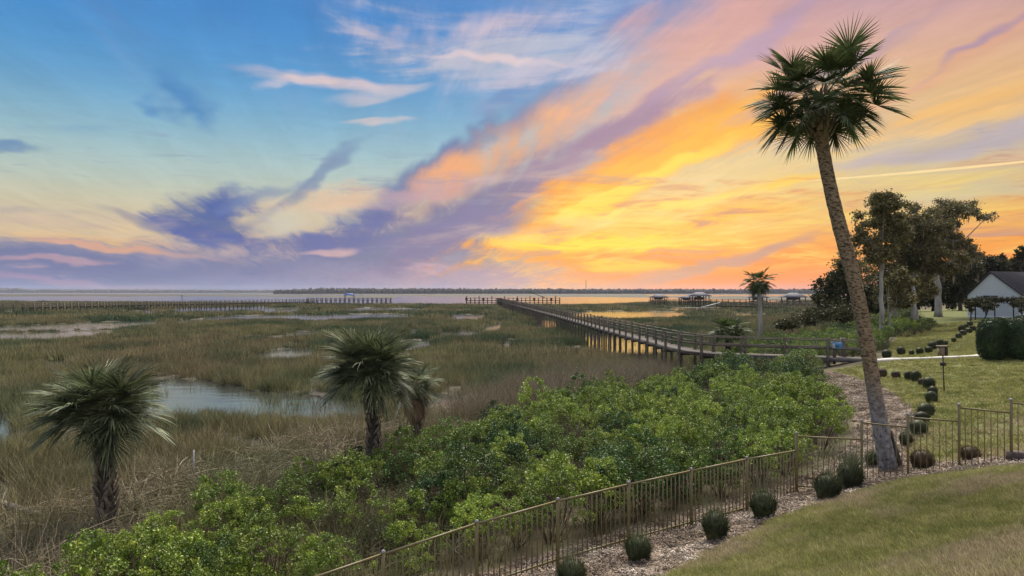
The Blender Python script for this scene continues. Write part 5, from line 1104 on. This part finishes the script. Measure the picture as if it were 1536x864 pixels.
# ------------------------------------------------------------------ house
def build_house():
    d = 92.0; s = d / F; ws = 1.12; P = lambda px, py, dd=d: np.array(world_deep(px, py, dd))
    zb = gz(68, 92) - .2; xl, xr = P(1457, 0)[0], P(1521, 0)[0]; zeL, zeR, za = P(0, 443)[2], P(0, 439)[2], P(0, 408)[2]; xa = P(1487, 0)[0]; L_ = 26.0; ov = .35; xl, xr = xa + (xl - xa) * ws, xa + (xr - xa) * ws
    root = empty('house', (xa, d, zb)); tag(root, 'white gabled house with dark shingle roof beyond the lawn', 'house'); o = np.array([xa, d, zb])
    ang = R(-61); Rm = np.array([[cos(ang), -sin(ang), 0], [sin(ang), cos(ang), 0], [0, 0, 1]])
    def W(p): return Rm @ (np.array(p) - o)       # turned so that the right-hand roof slope shows
    g = Geo(); y1 = d + L_
    g.add([W(p) for p in [(xl, d, zb), (xr, d, zb), (xr, d, zeR), (xa, d, za - .15), (xl, d, zeL), (xl, y1, zb), (xr, y1, zb), (xr, y1, zeR), (xa, y1, za - .15), (xl, y1, zeL)]],
          [(1, 6, 7, 2), (5, 0, 4, 9), (0, 1, 2, 4), (6, 5, 9, 7)], [(2, 3, 4), (7, 9, 8)]); g.build('wall', M['white_wall'], root)
    # lapped boards on the gable
    sid = Geo(); z = zb + .3
    while z < za - .5:
        if z < min(zeL, zeR): a, b_ = xl, xr
        else: a = xl + (xa - xl) * (z - zeL) / (za - zeL); b_ = xr - (xr - xa) * (z - zeR) / (za - zeR)
        if b_ - a > .5: sid.add([W(p) for p in [(a + .05, d - .03, z), (b_ - .05, d - .03, z), (b_ - .05, d - .005, z + .2), (a + .05, d - .005, z + .2), (a + .05, d - .005, z - .001), (b_ - .05, d - .005, z - .001)]], [(0, 1, 2, 3), (4, 5, 1, 0)])
        z += .21
    sid.build('siding_board', M['white_wall'], root)
    rf = Geo()
    for xe, ze in ((xl - ov, zeL - .3), (xr + ov, zeR - .3)):
        rf.add([W(p) for p in [(xa, d - ov, za + .12), (xe, d - ov, ze + .12), (xe, y1 + ov, ze + .12), (xa, y1 + ov, za + .12), (xa, d - ov, za - .1), (xe, d - ov, ze - .1), (xe, y1 + ov, ze - .1), (xa, y1 + ov, za - .1)]],
               [(0, 1, 2, 3), (7, 6, 5, 4), (0, 4, 5, 1), (1, 5, 6, 2), (2, 6, 7, 3)])
    rf.build('roof', M['roof'], root)
    for (px, py, w, h, nm) in ((1486, 449, 1.7, 1.0, 'window'),):
        p = P(px, py); f = Geo().box((0, 0, 0), (w, .12, h)).build('window', M['glass'], root, loc=W((p[0], d - .05, p[2])), rot=(0, 0, ang)); Geo().box((0, -.04, 0), (.07, .08, h)).box((0, -.04, h / 2), (w + .15, .1, .1)).box((0, -.04, -h / 2), (w + .15, .1, .1)).build('frame', M['pvc'], f)
    for k in range(3):
        q = (xr + .05, d + 2.2 + 4.2 * k, zeR - 1.5); f = Geo().box((0, 0, 0), (.12, 1.5, 1.5)).build('window', M['glass'], root, loc=W(q), rot=(0, 0, ang)); Geo().box((.05, 0, 0), (.08, .07, 1.5)).box((.05, 0, .78), (.1, 1.7, .1)).box((.05, 0, -.78), (.1, 1.7, .1)).build('frame', M['pvc'], f)
build_house()
# pruned trees before the house and the vine band
for px, w, lab in [(1479, 13, 'small wide pruned tree in front of the white house gable'), (1533, 15, 'small pruned tree at the right edge in front of the house'), (1456, 12, 'dark small tree at the left corner of the house')]:
    d = 84; b, l = lob(px, d, [(px - w * .6, 457, w * .6, 5), (px + w * .5, 457, w * .6, 5), (px, 453, w * .7, 4), (px, 463, w * .5, 4)])
    tree('pruned_tree', lab, b, l, .12, 1800, .22, M['tree_dark'], M['bark_dark'], int(px), .3, group='pruned trees before the house')
r = np.random.default_rng(77); d = 86; X = ((1462 + r.uniform(0, 90, 2600)) - CX) / F * d; C = np.stack([X, d + r.normal(0, .25, 2600), CAMZ - (450 + r.normal(0, 2.0, 2600) - HZ) / F * d], -1); V, Fq = leaf_quads(C, .22, r, .6)
vr = empty('vine_trellis', (60, d, 0)); tag(vr, 'dark leafy vine band trained along a trellis across the white house front', 'vine'); link('vine', np_mesh('vine', V - [60, d, 0], Fq, M['tree_dark']), vr)
g = Geo(); [g.bar(((px - CX) / F * d - 60, 0, 2.7), ((px - CX) / F * d - 60, 0, 5.2), .1, .1) for px in (1463, 1492, 1520, 1550)]; g.bar(((1462 - CX) / F * d - 60, 0, 5.2), ((1552 - CX) / F * d - 60, 0, 5.2), .08, .08); g.build('trellis', M['dark'], vr)

# ------------------------------------------------------------------ walk, box on pole, odd posts
def build_walk():
    P = np.array([(20.4, 39.6), (21.5, 39.5), (24, 39.4), (27, 39.5), (31, 39.9), (38, 41)]); S = stations(P, .6); T = dirs(S); Nn = np.stack([-T[:, 1], T[:, 0]], -1); g = Geo(); V = []
    for i, p in enumerate(S):
        for sgn in (-.65, .65): q = p + Nn[i] * sgn; z = gz(*q); V += [(q[0], q[1], z + .07), (q[0], q[1], z - .15)]
    Fq = []
    for i in range(len(S) - 1): b = 4 * i; Fq += [(b, b + 4, b + 6, b + 2), (b + 1, b, b + 2 + 0, b + 3) if i == 0 else (b, b + 4, b + 6, b + 2), (b + 1, b + 5, b + 4, b), (b + 2, b + 6, b + 7, b + 3)]
    Fq = list(dict.fromkeys(Fq)); g.add(V, Fq); tag(g.build('footpath', M['concrete']), kind='structure')
build_walk()
x, y, z = world_at(1416, 590, 1.95); z = gz(x, y); bx_ = empty('pole_box', (x, y, z)); tag(bx_, 'small wooden box on a thin dark pole standing on the lawn beyond the fence', 'box on pole')
Geo().bar((0, 0, -.2), (-.06, 0, 1.55), .035, .035).build('pole', M['dark'], bx_)
Geo().box((-.13, 0, 1.68), (.16, .22, .36)).build('box', M['birdbox'], bx_); Geo().box((0.02, 0, 1.68), (.14, .2, .36)).build('side_plate', M['dark'], bx_)
Geo().box((-.06, 0, 1.90), (.40, .28, .05)).build('lid', M['birdbox'], bx_); Geo().box((-.06, 0, 1.15), (.18, .12, .14)).build('lower_box', M['dark'], bx_)
x, y, z = world_at(291, 712, .3); tag(Geo().box((0, 0, .3), (.035, .035, 1.0)).build('stake', M['pvc'], None, loc=(x, y, z)), 'thin white stake standing upright in the dead reeds', 'stake')
x, y, z = world_at(592, 640, .5); tag(Geo().bar((-.1, 0, 0), (.25, 0, 1.0), .05, .05).build('stake', M['pvc'], None, loc=(x, y, z)), 'short white stake leaning right beside the smaller fan palm', 'stake')
a, b_ = np.array(world_at(-30, 742, .55)), np.array(world_at(62, 772, .35)); o = a
tag(Geo().bar(a - o, b_ - o, .20, .05).build('driftwood_plank', M['deckwood'], None, loc=tuple(a)), 'grey weathered plank lying aslant at the bottom left', 'plank')

# ------------------------------------------------------------------ far shores
def woods(name, label, spans, d, seed, step, mat, kind='stuff'):
    """crowns standing in ranks; spans: (px0, px1, top row, jitter rows)"""
    r = np.random.default_rng(seed); g = Geo(); nlat, nlon = 5, 8
    u = np.array([[cos(a) * cos(b_), sin(a) * cos(b_), sin(b_)] for b_ in np.linspace(-1.2, 1.45, nlat) for a in np.linspace(0, 2 * pi, nlon, endpoint=False)])
    Fb = np.array([(i * nlon + j, i * nlon + (j + 1) % nlon, (i + 1) * nlon + (j + 1) % nlon, (i + 1) * nlon + j) for i in range(nlat - 1) for j in range(nlon)])
    for (p0, p1, row0, row1, jt) in spans:
        px = p0
        while px < p1:
            t = (px - p0) / (p1 - p0); row = row0 + (row1 - row0) * t
            for rank in range(3):
                dd = d * (1 + .02 * rank + r.uniform(-.005, .005)); h = CAMZ + (HZ - row) / F * dd + r.normal(0, jt) / F * dd - rank * .0; w = step / F * dd * r.uniform(.6, 1.5)
                V = u * [w, w, h * .55] * (1 + .18 * r.normal(size=(len(u), 1))) + [((px + r.normal(0, step * .4)) - CX) / F * dd, dd, h * .48]; g.add(V, Fb)
            px += step * r.uniform(.6, 1.0)
    tag(g.build(name, mat), label, 'woods', kind=kind)
mw = nmat('far_wood', [(.3, (.035, .035, .03)), (.7, (.075, .065, .05))], .03, .95, coord='World')
woods('far_woods', 'long low line of woods on the far shore across the middle and right', [(415, 480, 436, 433.6, .8), (480, 960, 433.4, 434.6, .6), (960, 1600, 434.6, 434.8, .5), (1600, 2400, 434, 434, .5)], 2300, 61, 3.2, mw)
woods('distant_blue_woods', 'very distant blue wooded shore at far left', [(-900, -40, 435, 434, .2), (-40, 26, 432.8, 432.8, .2), (26, 480, 434.4, 435.4, .2)], 5200, 62, 8.0, mw)
tag(Geo().bar((0, 0, 0), (0, 0, 48), 1.6, 1.6).build('radio_mast', M['dark'], None, loc=wd_(879, 2380) + (0,)), 'thin mast standing over the far woods', 'mast')

# ------------------------------------------------------------------ sea air
def build_haze():
    mt, nt = mat_new('sea_haze'); N = nt.nodes.new; out = N('ShaderNodeOutputMaterial'); v = N('ShaderNodeVolumePrincipled')
    v.inputs['Color'].default_value = (.72, .78, .95, 1); v.inputs['Density'].default_value = .00006; v.inputs['Anisotropy'].default_value = .2
    nt.links.new(v.outputs[0], out.inputs['Volume'])
    h = link('haze', Geo().box((0, 3200, 28.5), (17000, 7200, 61)).mesh('haze', mt)); tag(h, kind='stuff')
build_haze()
